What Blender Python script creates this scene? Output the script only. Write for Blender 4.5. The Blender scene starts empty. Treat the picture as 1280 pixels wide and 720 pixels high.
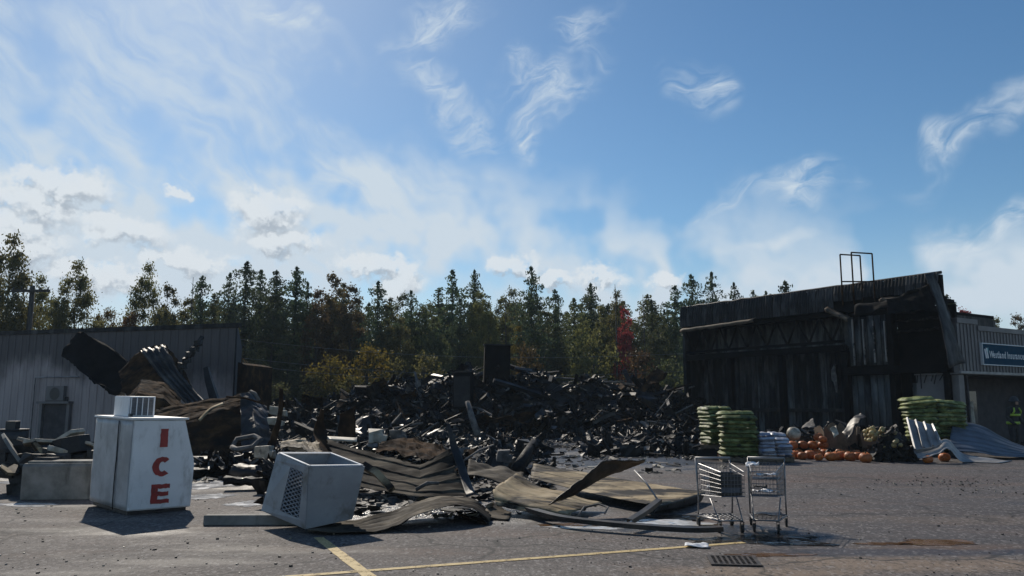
import bpy, math, random
from mathutils import Vector, Matrix, noise as mnoise

scene = bpy.context.scene
col = scene.collection
R = math.radians
F_PX, PITCH, CAM_H = 1005.0, R(8.2), 1.6

# ------------------------------------------------------------------ camera
cam_data = bpy.data.cameras.new('camera')
cam_data.sensor_width = 36.0
cam_data.lens = 36.0 * F_PX / 1280.0
cam_data.clip_end = 2000.0
cam = bpy.data.objects.new('camera', cam_data)
cam.location = (0, 0, CAM_H)
cam.rotation_euler = (R(90) + PITCH, 0, 0)
col.objects.link(cam)
scene.camera = cam

# ------------------------------------------------------------------ light
SUN_AZ, SUN_EL = R(-24), R(37)          # azimuth from +Y, negative to the left
SUN_DIR = Vector((math.sin(SUN_AZ) * math.cos(SUN_EL), math.cos(SUN_AZ) * math.cos(SUN_EL), math.sin(SUN_EL)))
sun_data = bpy.data.lights.new('sun', 'SUN')
sun_data.energy = 4.2
sun_data.angle = R(0.6)
sun_data.color = (1.0, 0.91, 0.78)
sun = bpy.data.objects.new('sun', sun_data)
sun.rotation_euler = (-SUN_DIR).to_track_quat('-Z', 'Y').to_euler()
sun.location = (-20, 40, 40)
col.objects.link(sun)

scene.view_settings.view_transform = 'Standard'
scene.view_settings.look = 'None'
scene.view_settings.gamma = 1.0
scene.view_settings.exposure = 0.0
scene.view_settings.use_curve_mapping = False
scene.render.engine = 'CYCLES'
scene.cycles.max_bounces = 6
scene.cycles.diffuse_bounces = 3
scene.cycles.glossy_bounces = 3
scene.cycles.transmission_bounces = 3
scene.cycles.transparent_max_bounces = 6
scene.cycles.volume_bounces = 0
scene.cycles.sample_clamp_indirect = 6.0
scene.cycles.caustics_reflective = False
scene.cycles.caustics_refractive = False
scene.cycles.use_denoising = True


# ------------------------------------------------------------------ node helper
class NT:
    def __init__(self, tree):
        self.t = tree
        tree.nodes.clear()

    def n(self, typ, ins=None, **props):
        nd = self.t.nodes.new(typ)
        for k, v in props.items():
            setattr(nd, k, v)
        for k, v in (ins or {}).items():
            s = nd.inputs[k]
            if isinstance(v, bpy.types.NodeSocket):
                self.t.links.new(v, s)
            else:
                if s.type == 'RGBA' and len(v) == 3:
                    v = (*v, 1.0)
                s.default_value = v
        return nd

    def m(self, op, a, b=0.0, c=0.0, clamp=False):
        nd = self.n('ShaderNodeMath', {0: a, 1: b, 2: c}, operation=op, use_clamp=clamp)
        return nd.outputs[0]

    def vm(self, op, a, b=(0, 0, 0)):
        nd = self.n('ShaderNodeVectorMath', {0: a, 1: b}, operation=op)
        return nd.outputs['Value'] if op in ('DOT_PRODUCT', 'LENGTH') else nd.outputs[0]

    def smooth(self, v, a, b, lo=0.0, hi=1.0):
        nd = self.n('ShaderNodeMapRange', {'Value': v, 'From Min': a, 'From Max': b, 'To Min': lo, 'To Max': hi}, interpolation_type='SMOOTHSTEP')
        return nd.outputs['Result']

    def noise(self, vec, scale, detail=4.0, rough=0.5, dist=0.0, out='Fac'):
        nd = self.n('ShaderNodeTexNoise', {'Vector': vec, 'Scale': scale, 'Detail': detail, 'Roughness': rough, 'Distortion': dist})
        return nd.outputs[out]

    def mix(self, f, a, b, blend='MIX'):
        nd = self.n('ShaderNodeMix', data_type='RGBA', blend_type=blend, clamp_factor=True)
        for idx, v in ((0, f), (6, a), (7, b)):
            s = nd.inputs[idx]
            if isinstance(v, bpy.types.NodeSocket):
                self.t.links.new(v, s)
            else:
                s.default_value = (*v, 1.0) if idx and len(v) == 3 else v
        return nd.outputs[2]

    def ramp(self, f, stops):
        nd = self.n('ShaderNodeValToRGB', {'Fac': f})
        el = nd.color_ramp.elements
        while len(el) < len(stops):
            el.new(0.5)
        for e, (p, c) in zip(el, stops):
            e.position = p
            e.color = (*c, 1.0)
        return nd.outputs['Color']

    def mapping(self, vec, scale=(1, 1, 1), rot=(0, 0, 0), loc=(0, 0, 0)):
        return self.n('ShaderNodeMapping', {'Vector': vec, 'Scale': scale, 'Rotation': rot, 'Location': loc}).outputs[0]


# ------------------------------------------------------------------ sky
def azel(px, py):
    a, v = (px - 640) / F_PX, (360 - py) / F_PX
    d = Vector((a, math.cos(PITCH) - v * math.sin(PITCH), math.sin(PITCH) + v * math.cos(PITCH))).normalized()
    return math.degrees(math.atan2(d.x, d.y)), math.degrees(math.asin(d.z))


world = bpy.data.worlds.new('World')
scene.world = world
world.use_nodes = True
w = NT(world.node_tree)
world.cycles.sampling_method = 'MANUAL'
world.cycles.sample_map_resolution = 512
SKY_STRENGTH = 0.10
sky = w.n('ShaderNodeTexSky', sky_type='NISHITA')
sky.sun_disc = False
sky.sun_elevation = SUN_EL
sky.sun_rotation = SUN_AZ
sky.altitude = 300
sky.air_density = 1.0
sky.dust_density = 0.38
sky.ozone_density = 3.0
gen = w.n('ShaderNodeTexCoord').outputs['Generated']
sep = w.n('ShaderNodeSeparateXYZ', {0: gen}).outputs
az = w.m('MULTIPLY', w.m('ARCTAN2', sep[0], sep[1]), 57.2958)
el = w.m('MULTIPLY', w.m('ARCSINE', sep[2]), 57.2958)
flat = w.n('ShaderNodeCombineXYZ', {0: az, 1: el, 2: 0.0}).outputs[0]
# warped coordinates give clouds a torn outline
warp = w.noise(flat, 0.16, 3.0, 0.5, out='Color')
warp = w.vm('SCALE', w.vm('SUBTRACT', warp, (0.5, 0.5, 0.5)))
warp.node.inputs['Scale'].default_value = 5.5
flatw = w.vm('ADD', flat, warp)


def blobs(lst, src, core=0.0):
    """union of soft ellipses round directions; each (px, py, rx, ry, rot), radii and rot in degrees"""
    acc = None
    for (px, py, rx, ry, rot) in lst:
        a0, e0 = azel(px, py)
        q = w.n('ShaderNodeMapping', {'Vector': src, 'Location': (a0, e0, 0), 'Rotation': (0, 0, R(rot)), 'Scale': (rx, ry, 1.0)}, vector_type='TEXTURE').outputs[0]
        ln = w.vm('LENGTH', q)
        acc = ln if acc is None else w.m('MINIMUM', acc, ln)
    return w.smooth(acc, 1.0, core)


# high wispy cirrus
cirrus_blobs = blobs([
    (562, 120, 7.0, 2.4, -48), (545, 25, 5, 2.5, 15), (690, 105, 6, 4.0, 25), (720, 35, 5, 1.8, 20),
    (660, 165, 2.0, 3.2, 0), (872, 108, 3.4, 2.6, -20), (1020, 225, 6.0, 1.9, 14),
    (1005, 245, 2.4, 2.4, -30), (905, 250, 4.5, 1.0, 14), (1205, 165, 6.0, 2.4, 28), (360, 12, 5, 1.6, -8),
    (410, 82, 4, 1.2, -12), (1240, 265, 7, 2.5, 20)], flatw, 0.15)
veil = blobs([(170, 80, 30, 14, -32), (60, 170, 14, 4, -14), (280, 180, 22, 7, -35), (420, 215, 14, 3.5, 0), (10, 260, 14, 7, 0)], flatw, 0.2)
low_veil = blobs([(560, 300, 26, 7.5, -6), (800, 345, 36, 8.5, -9), (1150, 355, 30, 5.0, 2), (300, 330, 24, 8, 0), (960, 310, 7, 1.2, 4), (60, 300, 20, 9, 0)], flatw, 0.0)
lane = w.n('ShaderNodeMapping', {'Vector': flatw, 'Rotation': (0, 0, R(-36)), 'Scale': (5.0, 1.0, 1.0)}, vector_type='TEXTURE').outputs[0]
streak = w.noise(lane, 0.5, 6.0, 0.58, 0.3)
lane2 = w.n('ShaderNodeMapping', {'Vector': flatw, 'Rotation': (0, 0, R(18)), 'Scale': (3.0, 1.0, 1.0)}, vector_type='TEXTURE').outputs[0]
streak_fine = w.noise(lane2, 0.75, 7.0, 0.62, 0.7)
wisp = w.m('MULTIPLY', w.smooth(streak_fine, 0.32, 0.76), cirrus_blobs)
veil_d = w.m('MULTIPLY', w.smooth(streak, 0.27, 0.66), veil)
low_d = w.m('MULTIPLY', w.smooth(streak, -0.7, 0.72), low_veil)
# the same thin cloud drifts on round the rest of the sky
outside = w.m('MULTIPLY', w.smooth(w.m('ABSOLUTE', az), 34.0, 60.0), w.smooth(w.noise(flat, 0.05, 3.0), 0.45, 0.65))
everywhere = w.m('MULTIPLY', w.smooth(streak, 0.36, 0.75), outside)
thin = w.m('MULTIPLY_ADD', wisp, 1.0, w.m('MULTIPLY', veil_d, 0.74))
thin = w.m('MULTIPLY_ADD', low_d, 1.08, thin)
haze_low = w.m('MULTIPLY', w.smooth(el, 13.0, 0.0), 0.5)
thin = w.m('ADD', thin, haze_low)
thin = w.m('MULTIPLY_ADD', everywhere, 0.55, thin, clamp=True)

# low cumulus with lit rims and grey bases
CU = [(335, 262, 4.6, 2.1, 0), (350, 298, 4.8, 1.4, -6), (235, 325, 5.4, 1.6, 2), (225, 242, 1.5, 0.9, 0), (85, 232, 4.8, 2.0, -10), (40, 250, 4.5, 2.4, -25),
      (150, 290, 4.8, 1.6, -4), (20, 300, 4.8, 2.8, 0), (465, 330, 4.6, 1.5, 0), (495, 350, 3.2, 1.6, 0), (640, 333, 3.2, 1.3, 0), (750, 348, 3.4, 1.5, 0), (690, 345, 3.0, 1.0, 0), (835, 352, 2.2, 1.0, 0), (120, 345, 7, 1.4, 0)]
ring = w.m('MULTIPLY', w.smooth(w.m('ABSOLUTE', az), 38.0, 70.0), w.smooth(w.m('ABSOLUTE', w.m('SUBTRACT', el, 8.0)), 9.0, 0.0))
ring = w.m('MULTIPLY', ring, w.smooth(w.noise(flat, 0.12, 3.0), 0.5, 0.7))


def cumulus(offset):
    src = w.vm('ADD', flat, offset)
    nz = w.n('ShaderNodeTexNoise', {'Vector': src, 'Scale': 0.5, 'Detail': 8.0, 'Roughness': 0.58})
    sw = w.vm('SCALE', w.vm('SUBTRACT', nz.outputs['Color'], (0.5, 0.5, 0.5)))
    sw.node.inputs['Scale'].default_value = 3.8
    b = w.m('MAXIMUM', blobs(CU, w.vm('ADD', src, sw)), ring)
    return w.m('MULTIPLY', b, w.m('ADD', nz.outputs['Fac'], 0.35))


cu0, cu1 = cumulus((0, 0, 0)), cumulus((-0.35, 0.8, 0))
cu_alpha = w.smooth(cu0, 0.06, 0.50)
cu_shade = w.smooth(w.m('SUBTRACT', cu0, cu1), -0.42, 0.14)
K = 1.0 / SKY_STRENGTH
thin_col = tuple(K * c for c in (0.60, 0.695, 0.785))
cu_dark = tuple(K * c for c in (0.40, 0.46, 0.53))
cu_lit = tuple(K * c for c in (0.74, 0.79, 0.83))
sky_col = w.n('ShaderNodeHueSaturation', {'Color': sky.outputs[0], 'Saturation': 1.17, 'Value': 0.93}).outputs[0]
sky_col = w.mix(1.0, sky_col, (0.93, 1.0, 0.965), 'MULTIPLY')
c1 = w.mix(thin, sky_col, thin_col)
c2 = w.mix(w.m('MULTIPLY', cu_alpha, 0.85), c1, w.mix(cu_shade, cu_dark, cu_lit))
bg = w.n('ShaderNodeBackground', {'Color': c2, 'Strength': SKY_STRENGTH})
w.n('ShaderNodeOutputWorld', {'Surface': bg.outputs[0]})


# ------------------------------------------------------------------ geometry helpers
def P(px, py, y):
    """the point at depth y that the photograph shows at (px, py)"""
    a, v = (px - 640) / F_PX, (360 - py) / F_PX
    d = Vector((a, math.cos(PITCH) - v * math.sin(PITCH), math.sin(PITCH) + v * math.cos(PITCH)))
    return Vector((0, 0, CAM_H)) + d * (y / d.y)


def G(px, py, z=0.0):
    """the point at height z under (px, py)"""
    a, v = (px - 640) / F_PX, (360 - py) / F_PX
    d = Vector((a, math.cos(PITCH) - v * math.sin(PITCH), math.sin(PITCH) + v * math.cos(PITCH)))
    t = (z - CAM_H) / d.z
    return Vector((0, 0, CAM_H)) + d * t


def XY(px, y):
    p = P(px, 505, y)
    return Vector((p.x, y, 0))


def tag(o, label=None, cat=None, group=None, kind=None):
    if label: o['label'] = label
    if cat: o['category'] = cat
    if group: o['group'] = group
    if kind: o['kind'] = kind
    return o


def empty(name, loc=(0, 0, 0), rz=0.0, label=None, cat=None, group=None):
    o = bpy.data.objects.new(name, None)
    o.location = loc
    o.rotation_euler = (0, 0, rz)
    o.empty_display_size = 0.2
    col.objects.link(o)
    return tag(o, label, cat, group)


class MB:
    def __init__(self):
        self.v, self.f, self.s = [], [], []

    def add(self, verts, faces, smooth=False):
        b = len(self.v)
        self.v += [tuple(x) for x in verts]
        self.f += [tuple(b + i for i in fc) for fc in faces]
        self.s += [smooth] * len(faces)
        return self

    def box(self, c, size, rot=None):
        hx, hy, hz = size[0] / 2, size[1] / 2, size[2] / 2
        pts = [Vector((x * hx, y * hy, z * hz)) for z in (-1, 1) for x, y in ((-1, -1), (1, -1), (1, 1), (-1, 1))]
        if rot is not None:
            m = rot if isinstance(rot, Matrix) else Matrix.Rotation(rot, 3, 'Z')
            pts = [m @ p for p in pts]
        c = Vector(c)
        return self.add([p + c for p in pts], [(3, 2, 1, 0), (4, 5, 6, 7), (0, 1, 5, 4), (1, 2, 6, 5), (2, 3, 7, 6), (3, 0, 4, 7)])

    def prism(self, poly, axis_vec):
        """extrude a polygon (list of points) along a vector"""
        n = len(poly)
        a = [Vector(p) for p in poly]
        b = [p + Vector(axis_vec) for p in a]
        return self.add(a + b, [tuple(range(n))[::-1], tuple(range(n, 2 * n))] + [(i, (i + 1) % n, n + (i + 1) % n, n + i) for i in range(n)])

    def tube(self, path, r, n=6, r2=None, cap=True):
        path = [Vector(p) for p in path]
        k = len(path)
        verts, faces = [], []
        up = None
        for i, p in enumerate(path):
            d = (path[min(i + 1, k - 1)] - path[max(i - 1, 0)])
            d = d.normalized() if d.length > 1e-9 else Vector((0, 0, 1))
            if up is None:
                up = Vector((0, 0, 1)) if abs(d.z) < 0.9 else Vector((1, 0, 0))
            x = d.cross(up).normalized()
            y = x.cross(d).normalized()
            up = y
            rr = r if r2 is None else r + (r2 - r) * i / max(1, k - 1)
            for j in range(n):
                a = 2 * math.pi * j / n
                verts.append(p + (x * math.cos(a) + y * math.sin(a)) * rr)
        for i in range(k - 1):
            for j in range(n):
                faces.append((i * n + j, i * n + (j + 1) % n, (i + 1) * n + (j + 1) % n, (i + 1) * n + j))
        if cap:
            faces.append(tuple(range(n))[::-1])
            faces.append(tuple(range((k - 1) * n, k * n)))
        return self.add(verts, faces, n > 4)

    def grid(self, pts, smooth=True):
        nr, nc = len(pts), len(pts[0])
        return self.add([p for r in pts for p in r], [(i * nc + j, i * nc + j + 1, (i + 1) * nc + j + 1, (i + 1) * nc + j) for i in range(nr - 1) for j in range(nc - 1)], smooth)

    def mesh(self, name, mat):
        me = bpy.data.meshes.new(name)
        me.from_pydata(self.v, [], self.f)
        if any(self.s):
            me.polygons.foreach_set('use_smooth', self.s)
        if mat:
            me.materials.append(mat)
        me.update()
        return me

    def build(self, name, mat, parent=None, world=False, recentre=False, bevel=0.0, solid=0.0):
        off = Vector((0, 0, 0))
        if world and parent is not None:
            q = parent
            while q is not None:
                off += q.location
                q = q.parent
        if recentre and self.v:
            xs, ys, zs = zip(*self.v)
            loc = Vector(((min(xs) + max(xs)) / 2, (min(ys) + max(ys)) / 2, min(zs)))
            self.v = [tuple(Vector(p) - loc) for p in self.v]
        elif off.length:
            self.v = [tuple(Vector(p) - off) for p in self.v]
        o = bpy.data.objects.new(name, self.mesh(name, mat))
        if recentre:
            o.location = loc - off
        o.parent = parent
        col.objects.link(o)
        if bevel:
            md = o.modifiers.new('bevel', 'BEVEL')
            md.width = bevel
            md.segments = 2
            md.limit_method = 'ANGLE'
            md.angle_limit = R(40)
        if solid:
            md = o.modifiers.new('solid', 'SOLIDIFY')
            md.thickness = solid
            md.offset = 0
        return o


def inst(name, mesh, parent=None, loc=(0, 0, 0), rot=(0, 0, 0), scale=(1, 1, 1)):
    o = bpy.data.objects.new(name, mesh)
    o.parent = parent
    o.location = loc
    o.rotation_euler = rot
    o.scale = scale if hasattr(scale, '__len__') else (scale,) * 3
    col.objects.link(o)
    return o


def ordinal(n):
    small = ['', 'first', 'second', 'third', 'fourth', 'fifth', 'sixth', 'seventh', 'eighth', 'ninth', 'tenth', 'eleventh', 'twelfth', 'thirteenth',
             'fourteenth', 'fifteenth', 'sixteenth', 'seventeenth', 'eighteenth', 'nineteenth']
    if n < 20: return small[n]
    tens = {2: 'twent', 3: 'thirt', 4: 'fort', 5: 'fift', 6: 'sixt', 7: 'sevent', 8: 'eight', 9: 'ninet'}[n // 10]
    return tens + 'ieth' if n % 10 == 0 else tens + 'y-' + small[n % 10]


def catmull(p0, p1, p2, p3, t):
    return 0.5 * ((2 * p1) + (p2 - p0) * t + (2 * p0 - 5 * p1 + 4 * p2 - p3) * t * t + (3 * p1 - p0 - 3 * p2 + p3) * t ** 3)


def spline(pts, t, sharp=False):
    k = len(pts) - 1
    s = min(max(t, 0.0), 1.0) * k
    i = min(int(s), k - 1)
    f = s - i
    if sharp or k == 1:
        return pts[i].lerp(pts[i + 1], f)
    p0 = pts[i - 1] if i > 0 else pts[0] * 2 - pts[1]
    p3 = pts[i + 2] if i + 2 <= k else pts[k] * 2 - pts[k - 1]
    return catmull(p0, pts[i], pts[i + 1], p3, f)


def surf(ctrl, nu, nv, ribs=0, amp=0.02, duty=0.22, crumple=0.0, cs=1.2, seed=0, sharp=False, ragged=0.0):
    """grid of points over control rows; ribs run along the rows' length (u), are spaced across v"""
    ctrl = [[Vector(p) for p in row] for row in ctrl]
    base = []
    for i in range(nv + 1):
        row_ctrl = [spline([ctrl[r][c] for r in range(len(ctrl))], i / nv, sharp) for c in range(len(ctrl[0]))]
        base.append([spline(row_ctrl, j / nu, sharp) for j in range(nu + 1)])
    out = []
    so = Vector((seed * 7.3, seed * 3.1, seed * 1.7))
    for i in range(nv + 1):
        row = []
        for j in range(nu + 1):
            p = base[i][j]
            du = base[i][min(j + 1, nu)] - base[i][max(j - 1, 0)]
            dv = base[min(i + 1, nv)][j] - base[max(i - 1, 0)][j]
            n = du.cross(dv)
            n = n.normalized() if n.length > 1e-9 else Vector((0, 0, 1))
            h = 0.0
            if ribs:
                ph = (i / nv * ribs) % 1.0
                dd = abs(ph - 0.5)
                h += amp * max(0.0, min(1.0, (duty - dd) / 0.07 + 0.5))
            if crumple:
                h += crumple * (1.3 - 2.6 * abs(mnoise.noise(p * cs * 0.8 + so)) + 0.5 - 1.2 * abs(mnoise.noise(p * cs * 1.9 + so * 2)) + 0.35 * mnoise.noise(p * cs * 4.5 + so))
            q = p + n * h
            if ragged and (i in (0, nv) or j in (0, nu)):
                q = q + Vector((mnoise.noise(p * 5 + so), mnoise.noise(p * 5 - so), 0.5 * mnoise.noise(p * 6 + so * 2))) * ragged
            row.append(q)
        out.append(row)
    return out


# ------------------------------------------------------------------ materials
MATS = {}


def principled(name):
    m = bpy.data.materials.new(name)
    m.use_nodes = True
    t = NT(m.node_tree)
    b = t.n('ShaderNodeBsdfPrincipled')
    t.n('ShaderNodeOutputMaterial', {'Surface': b.outputs[0]})
    return m, t, b


def pm(name, stops, scale=4.0, rough=0.7, metal=0.0, bump=0.2, bscale=None, stretch=(1, 1, 1), layer=None, detail=6.0, rough_var=0.15, bdist=0.02, spec=0.5, vary=0.0):
    """noise-driven colour with optional second layer (colour, scale, lo, hi, stretch)"""
    m, t, b = principled(name)
    oc = t.n('ShaderNodeTexCoord').outputs['Object']
    rnd = t.n('ShaderNodeObjectInfo').outputs['Random']
    off = t.n('ShaderNodeCombineXYZ', {0: t.m('MULTIPLY', rnd, 37.0), 1: t.m('MULTIPLY', rnd, 19.0), 2: t.m('MULTIPLY', rnd, 53.0)}).outputs[0]
    v = t.vm('ADD', oc, off)
    vs = t.mapping(v, scale=stretch)
    f = t.noise(vs, scale, detail, 0.62)
    f = t.smooth(f, 0.28, 0.72)
    c = t.ramp(f, stops)
    if layer:
        lc, ls, lo, hi = layer[:4]
        lst = layer[4] if len(layer) > 4 else (1, 1, 1)
        lf = t.noise(t.mapping(v, scale=lst, loc=(3.3, 1.7, 9.1)), ls, 7.0, 0.65)
        c = t.mix(t.smooth(lf, lo, hi), c, lc)
    if vary:
        hsv = t.n('ShaderNodeHueSaturation', {'Color': c, 'Value': t.m('ADD', 1.0 - vary, t.m('MULTIPLY', rnd, 2 * vary))})
        c = hsv.outputs[0]
    t.t.links.new(c, b.inputs['Base Color'])
    b.inputs['Metallic'].default_value = metal
    b.inputs['Specular IOR Level'].default_value = spec
    rf = t.noise(v, scale * 2.3, 4.0)
    t.t.links.new(t.m('ADD', rough - rough_var, t.m('MULTIPLY', rf, 2 * rough_var), clamp=True), b.inputs['Roughness'])
    if bump:
        bn = t.noise(vs, bscale or scale * 4, 5.0, 0.6)
        bp = t.n('ShaderNodeBump', {'Height': bn, 'Strength': bump, 'Distance': bdist})
        t.t.links.new(bp.outputs[0], b.inputs['Normal'])
    MATS[name] = m
    return m


pm('char', [(0.0, (0.004, 0.004, 0.005)), (0.6, (0.01, 0.01, 0.011)), (1.0, (0.028, 0.027, 0.027))], 3.0, 0.55, bump=0.5, bscale=9, spec=0.4)
pm('char_wood', [(0.0, (0.005, 0.005, 0.006)), (0.7, (0.014, 0.013, 0.013)), (1.0, (0.05, 0.044, 0.038))], 4.0, 0.65, bump=0.6, bscale=14, stretch=(0.3, 3, 3), spec=0.2)
pm('ash', [(0.0, (0.05, 0.047, 0.045)), (1.0, (0.2, 0.185, 0.17))], 5.0, 0.85, bump=0.4)
pm('pale_scrap', [(0.0, (0.2, 0.17, 0.12)), (1.0, (0.52, 0.47, 0.38))], 4.0, 0.6, bump=0.3, layer=((0.05, 0.045, 0.04), 3.0, 0.55, 0.7))
pm('rust', [(0.0, (0.014, 0.009, 0.007)), (0.5, (0.04, 0.022, 0.012)), (1.0, (0.1, 0.055, 0.026))], 2.0, 0.9, 0.0, spec=0.05, bump=0.3, layer=((0.012, 0.011, 0.011), 1.6, 0.5, 0.68))
pm('burnt_metal', [(0.0, (0.008, 0.008, 0.0085)), (0.55, (0.022, 0.02, 0.019)), (1.0, (0.07, 0.058, 0.046))], 2.2, 0.48, 0.2, spec=0.4, bump=0.25, layer=((0.06, 0.032, 0.02), 1.3, 0.55, 0.75))
pm('scorched_sheet', [(0.0, (0.02, 0.016, 0.013)), (0.45, (0.058, 0.048, 0.037)), (1.0, (0.2, 0.168, 0.125))], 1.5, 0.75, 0.0, bump=0.15, spec=0.08, stretch=(0.5, 1.8, 1),
   layer=((0.014, 0.012, 0.011), 0.9, 0.46, 0.62))
pm('dark_sheet', [(0.0, (0.012, 0.01, 0.009)), (0.6, (0.032, 0.027, 0.022)), (1.0, (0.13, 0.108, 0.08))], 1.4, 0.85, 0.0, bump=0.15, spec=0.06, stretch=(0.4, 2.0, 1))
pm('tan_sheet', [(0.0, (0.12, 0.092, 0.058)), (0.5, (0.34, 0.26, 0.155)), (1.0, (0.48, 0.385, 0.25))], 1.6, 0.7, 0.0, bump=0.12, spec=0.12, stretch=(1, 1, 1), layer=((0.022, 0.018, 0.015), 1.3, 0.45, 0.58, (0.5, 1.6, 1)))
pm('galv_sheet', [(0.0, (0.16, 0.16, 0.165)), (1.0, (0.34, 0.335, 0.33))], 2.5, 0.45, 0.2, bump=0.1, layer=((0.08, 0.075, 0.075), 1.4, 0.58, 0.75))
pm('blue_sheet', [(0.0, (0.05, 0.06, 0.078)), (1.0, (0.11, 0.128, 0.16))], 2.0, 0.42, 0.3, bump=0.12, layer=((0.05, 0.055, 0.065), 1.2, 0.55, 0.7))
pm('concrete', [(0.0, (0.13, 0.125, 0.11)), (1.0, (0.27, 0.26, 0.235))], 3.0, 0.85, bump=0.35, bscale=30, layer=((0.07, 0.068, 0.06), 1.3, 0.52, 0.72, (2.5, 2.5, 0.6)))
pm('white_paint', [(0.0, (0.72, 0.71, 0.7)), (1.0, (0.82, 0.81, 0.8))], 2.0, 0.42, bump=0.1, layer=((0.34, 0.325, 0.3), 2.6, 0.52, 0.78, (1.5, 1.5, 0.6)))
pm('grimy_white', [(0.0, (0.32, 0.315, 0.31)), (1.0, (0.52, 0.515, 0.51))], 2.4, 0.5, bump=0.12, layer=((0.1, 0.095, 0.09), 2.2, 0.55, 0.75, (1.5, 1.5, 0.6)))
pm('cabinet_grey', [(0.0, (0.24, 0.25, 0.265)), (1.0, (0.34, 0.35, 0.365))], 1.6, 0.45, 0.15, bump=0.08, layer=((0.13, 0.12, 0.105), 2.4, 0.5, 0.72))
pm('red_letter', [(0.0, (0.24, 0.016, 0.014)), (1.0, (0.36, 0.03, 0.025))], 9.0, 0.45, bump=0.1, layer=((0.08, 0.02, 0.02), 7.0, 0.58, 0.7))
pm('black_plastic', [(0.0, (0.012, 0.012, 0.013)), (1.0, (0.03, 0.03, 0.032))], 5.0, 0.45, bump=0.1)
pm('rubber', [(0.0, (0.015, 0.015, 0.015)), (1.0, (0.035, 0.034, 0.033))], 12.0, 0.75, bump=0.1)
pm('chrome', [(0.0, (0.14, 0.14, 0.145)), (1.0, (0.3, 0.3, 0.31))], 6.0, 0.4, 0.7, bump=0.0, layer=((0.1, 0.09, 0.08), 8.0, 0.55, 0.75))
pm('dark_steel', [(0.0, (0.02, 0.02, 0.022)), (1.0, (0.06, 0.055, 0.055))], 5.0, 0.5, 0.5, bump=0.1)
pm('cardboard', [(0.0, (0.13, 0.085, 0.05)), (1.0, (0.2, 0.135, 0.085))], 3.0, 0.85, bump=0.15, layer=((0.04, 0.03, 0.022), 2.0, 0.52, 0.7))
pm('paper', [(0.0, (0.55, 0.56, 0.58)), (1.0, (0.75, 0.76, 0.78))], 6.0, 0.7, bump=0.2)
pm('green_bag', [(0.0, (0.04, 0.055, 0.018)), (0.5, (0.13, 0.155, 0.045)), (1.0, (0.34, 0.36, 0.15))], 4.2, 0.6, spec=0.3, bump=0.35, bscale=11, vary=0.2, layer=((0.02, 0.025, 0.015), 3.5, 0.56, 0.64))
pm('white_bag', [(0.0, (0.14, 0.16, 0.25)), (0.5, (0.36, 0.37, 0.42)), (1.0, (0.5, 0.5, 0.53))], 3.6, 0.42, bump=0.35, bscale=11, vary=0.15, layer=((0.12, 0.05, 0.05), 4.0, 0.62, 0.68))
pm('pumpkin', [(0.0, (0.3, 0.072, 0.012)), (1.0, (0.5, 0.145, 0.024))], 3.0, 0.5, bump=0.15, vary=0.22, layer=((0.05, 0.03, 0.02), 3.0, 0.62, 0.8))
pm('gourd', [(0.0, (0.3, 0.2, 0.06)), (1.0, (0.45, 0.36, 0.17))], 4.0, 0.55, bump=0.2, vary=0.3)
pm('stem', [(0.0, (0.05, 0.05, 0.02)), (1.0, (0.12, 0.1, 0.05))], 9.0, 0.8, bump=0.2)
pm('pallet_wood', [(0.0, (0.08, 0.06, 0.04)), (1.0, (0.17, 0.13, 0.09))], 4.0, 0.85, bump=0.3, stretch=(0.3, 3, 3))
pm('bark', [(0.0, (0.025, 0.021, 0.018)), (1.0, (0.09, 0.077, 0.065))], 6.0, 0.9, bump=0.6, stretch=(3, 3, 0.5))
pm('pole_wood', [(0.0, (0.03, 0.026, 0.022)), (1.0, (0.08, 0.07, 0.06))], 5.0, 0.9, bump=0.3, stretch=(3, 3, 0.3))
pm('turnout_cloth', [(0.0, (0.012, 0.012, 0.013)), (1.0, (0.035, 0.033, 0.03))], 6.0, 0.85, bump=0.3)
pm('hi_vis', [(0.0, (0.28, 0.42, 0.03)), (1.0, (0.42, 0.58, 0.06))], 8.0, 0.5, bump=0.05)
pm('skin', [(0.0, (0.3, 0.18, 0.13)), (1.0, (0.42, 0.27, 0.2))], 5.0, 0.6, bump=0.05)
pm('sign_blue', [(0.0, (0.003, 0.045, 0.085)), (1.0, (0.004, 0.055, 0.1))], 1.5, 0.7, bump=0.0, spec=0.1)
pm('soot_shade_black', [(0.0, (0.003, 0.003, 0.003)), (1.0, (0.011, 0.010, 0.010))], 2.0, 0.9, bump=0.3, spec=0.1)  # soot; on the panel behind the store's void it paints deep shade
pm('sign_white', [(0.0, (0.55, 0.58, 0.6)), (1.0, (0.65, 0.68, 0.7))], 1.5, 0.4, bump=0.0)
pm('sign_teal', [(0.0, (0.05, 0.3, 0.36)), (1.0, (0.07, 0.36, 0.42))], 1.5, 0.4, bump=0.0)
pm('fascia_paint', [(0.0, (0.11, 0.103, 0.105)), (1.0, (0.165, 0.155, 0.155))], 1.5, 0.5, bump=0.06, layer=((0.12, 0.115, 0.115), 0.9, 0.5, 0.75, (2, 2, 0.6)))
pm('dark_wall', [(0.0, (0.035, 0.032, 0.034)), (1.0, (0.07, 0.062, 0.064))], 3.0, 0.8, bump=0.2)
pm('window_glass', [(0.0, (0.012, 0.016, 0.016)), (1.0, (0.025, 0.032, 0.03))], 1.0, 0.08, bump=0.0, rough_var=0.03)
pm('soot_panel', [(0.0, (0.004, 0.004, 0.004)), (0.5, (0.017, 0.0175, 0.0185)), (1.0, (0.075, 0.073, 0.072))], 1.3, 0.6, 0.0, spec=0.2, bump=0.15, stretch=(1.6, 1.6, 0.5),
   layer=((0.022, 0.014, 0.01), 1.0, 0.6, 0.78, (2, 2, 0.5)))
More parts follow.
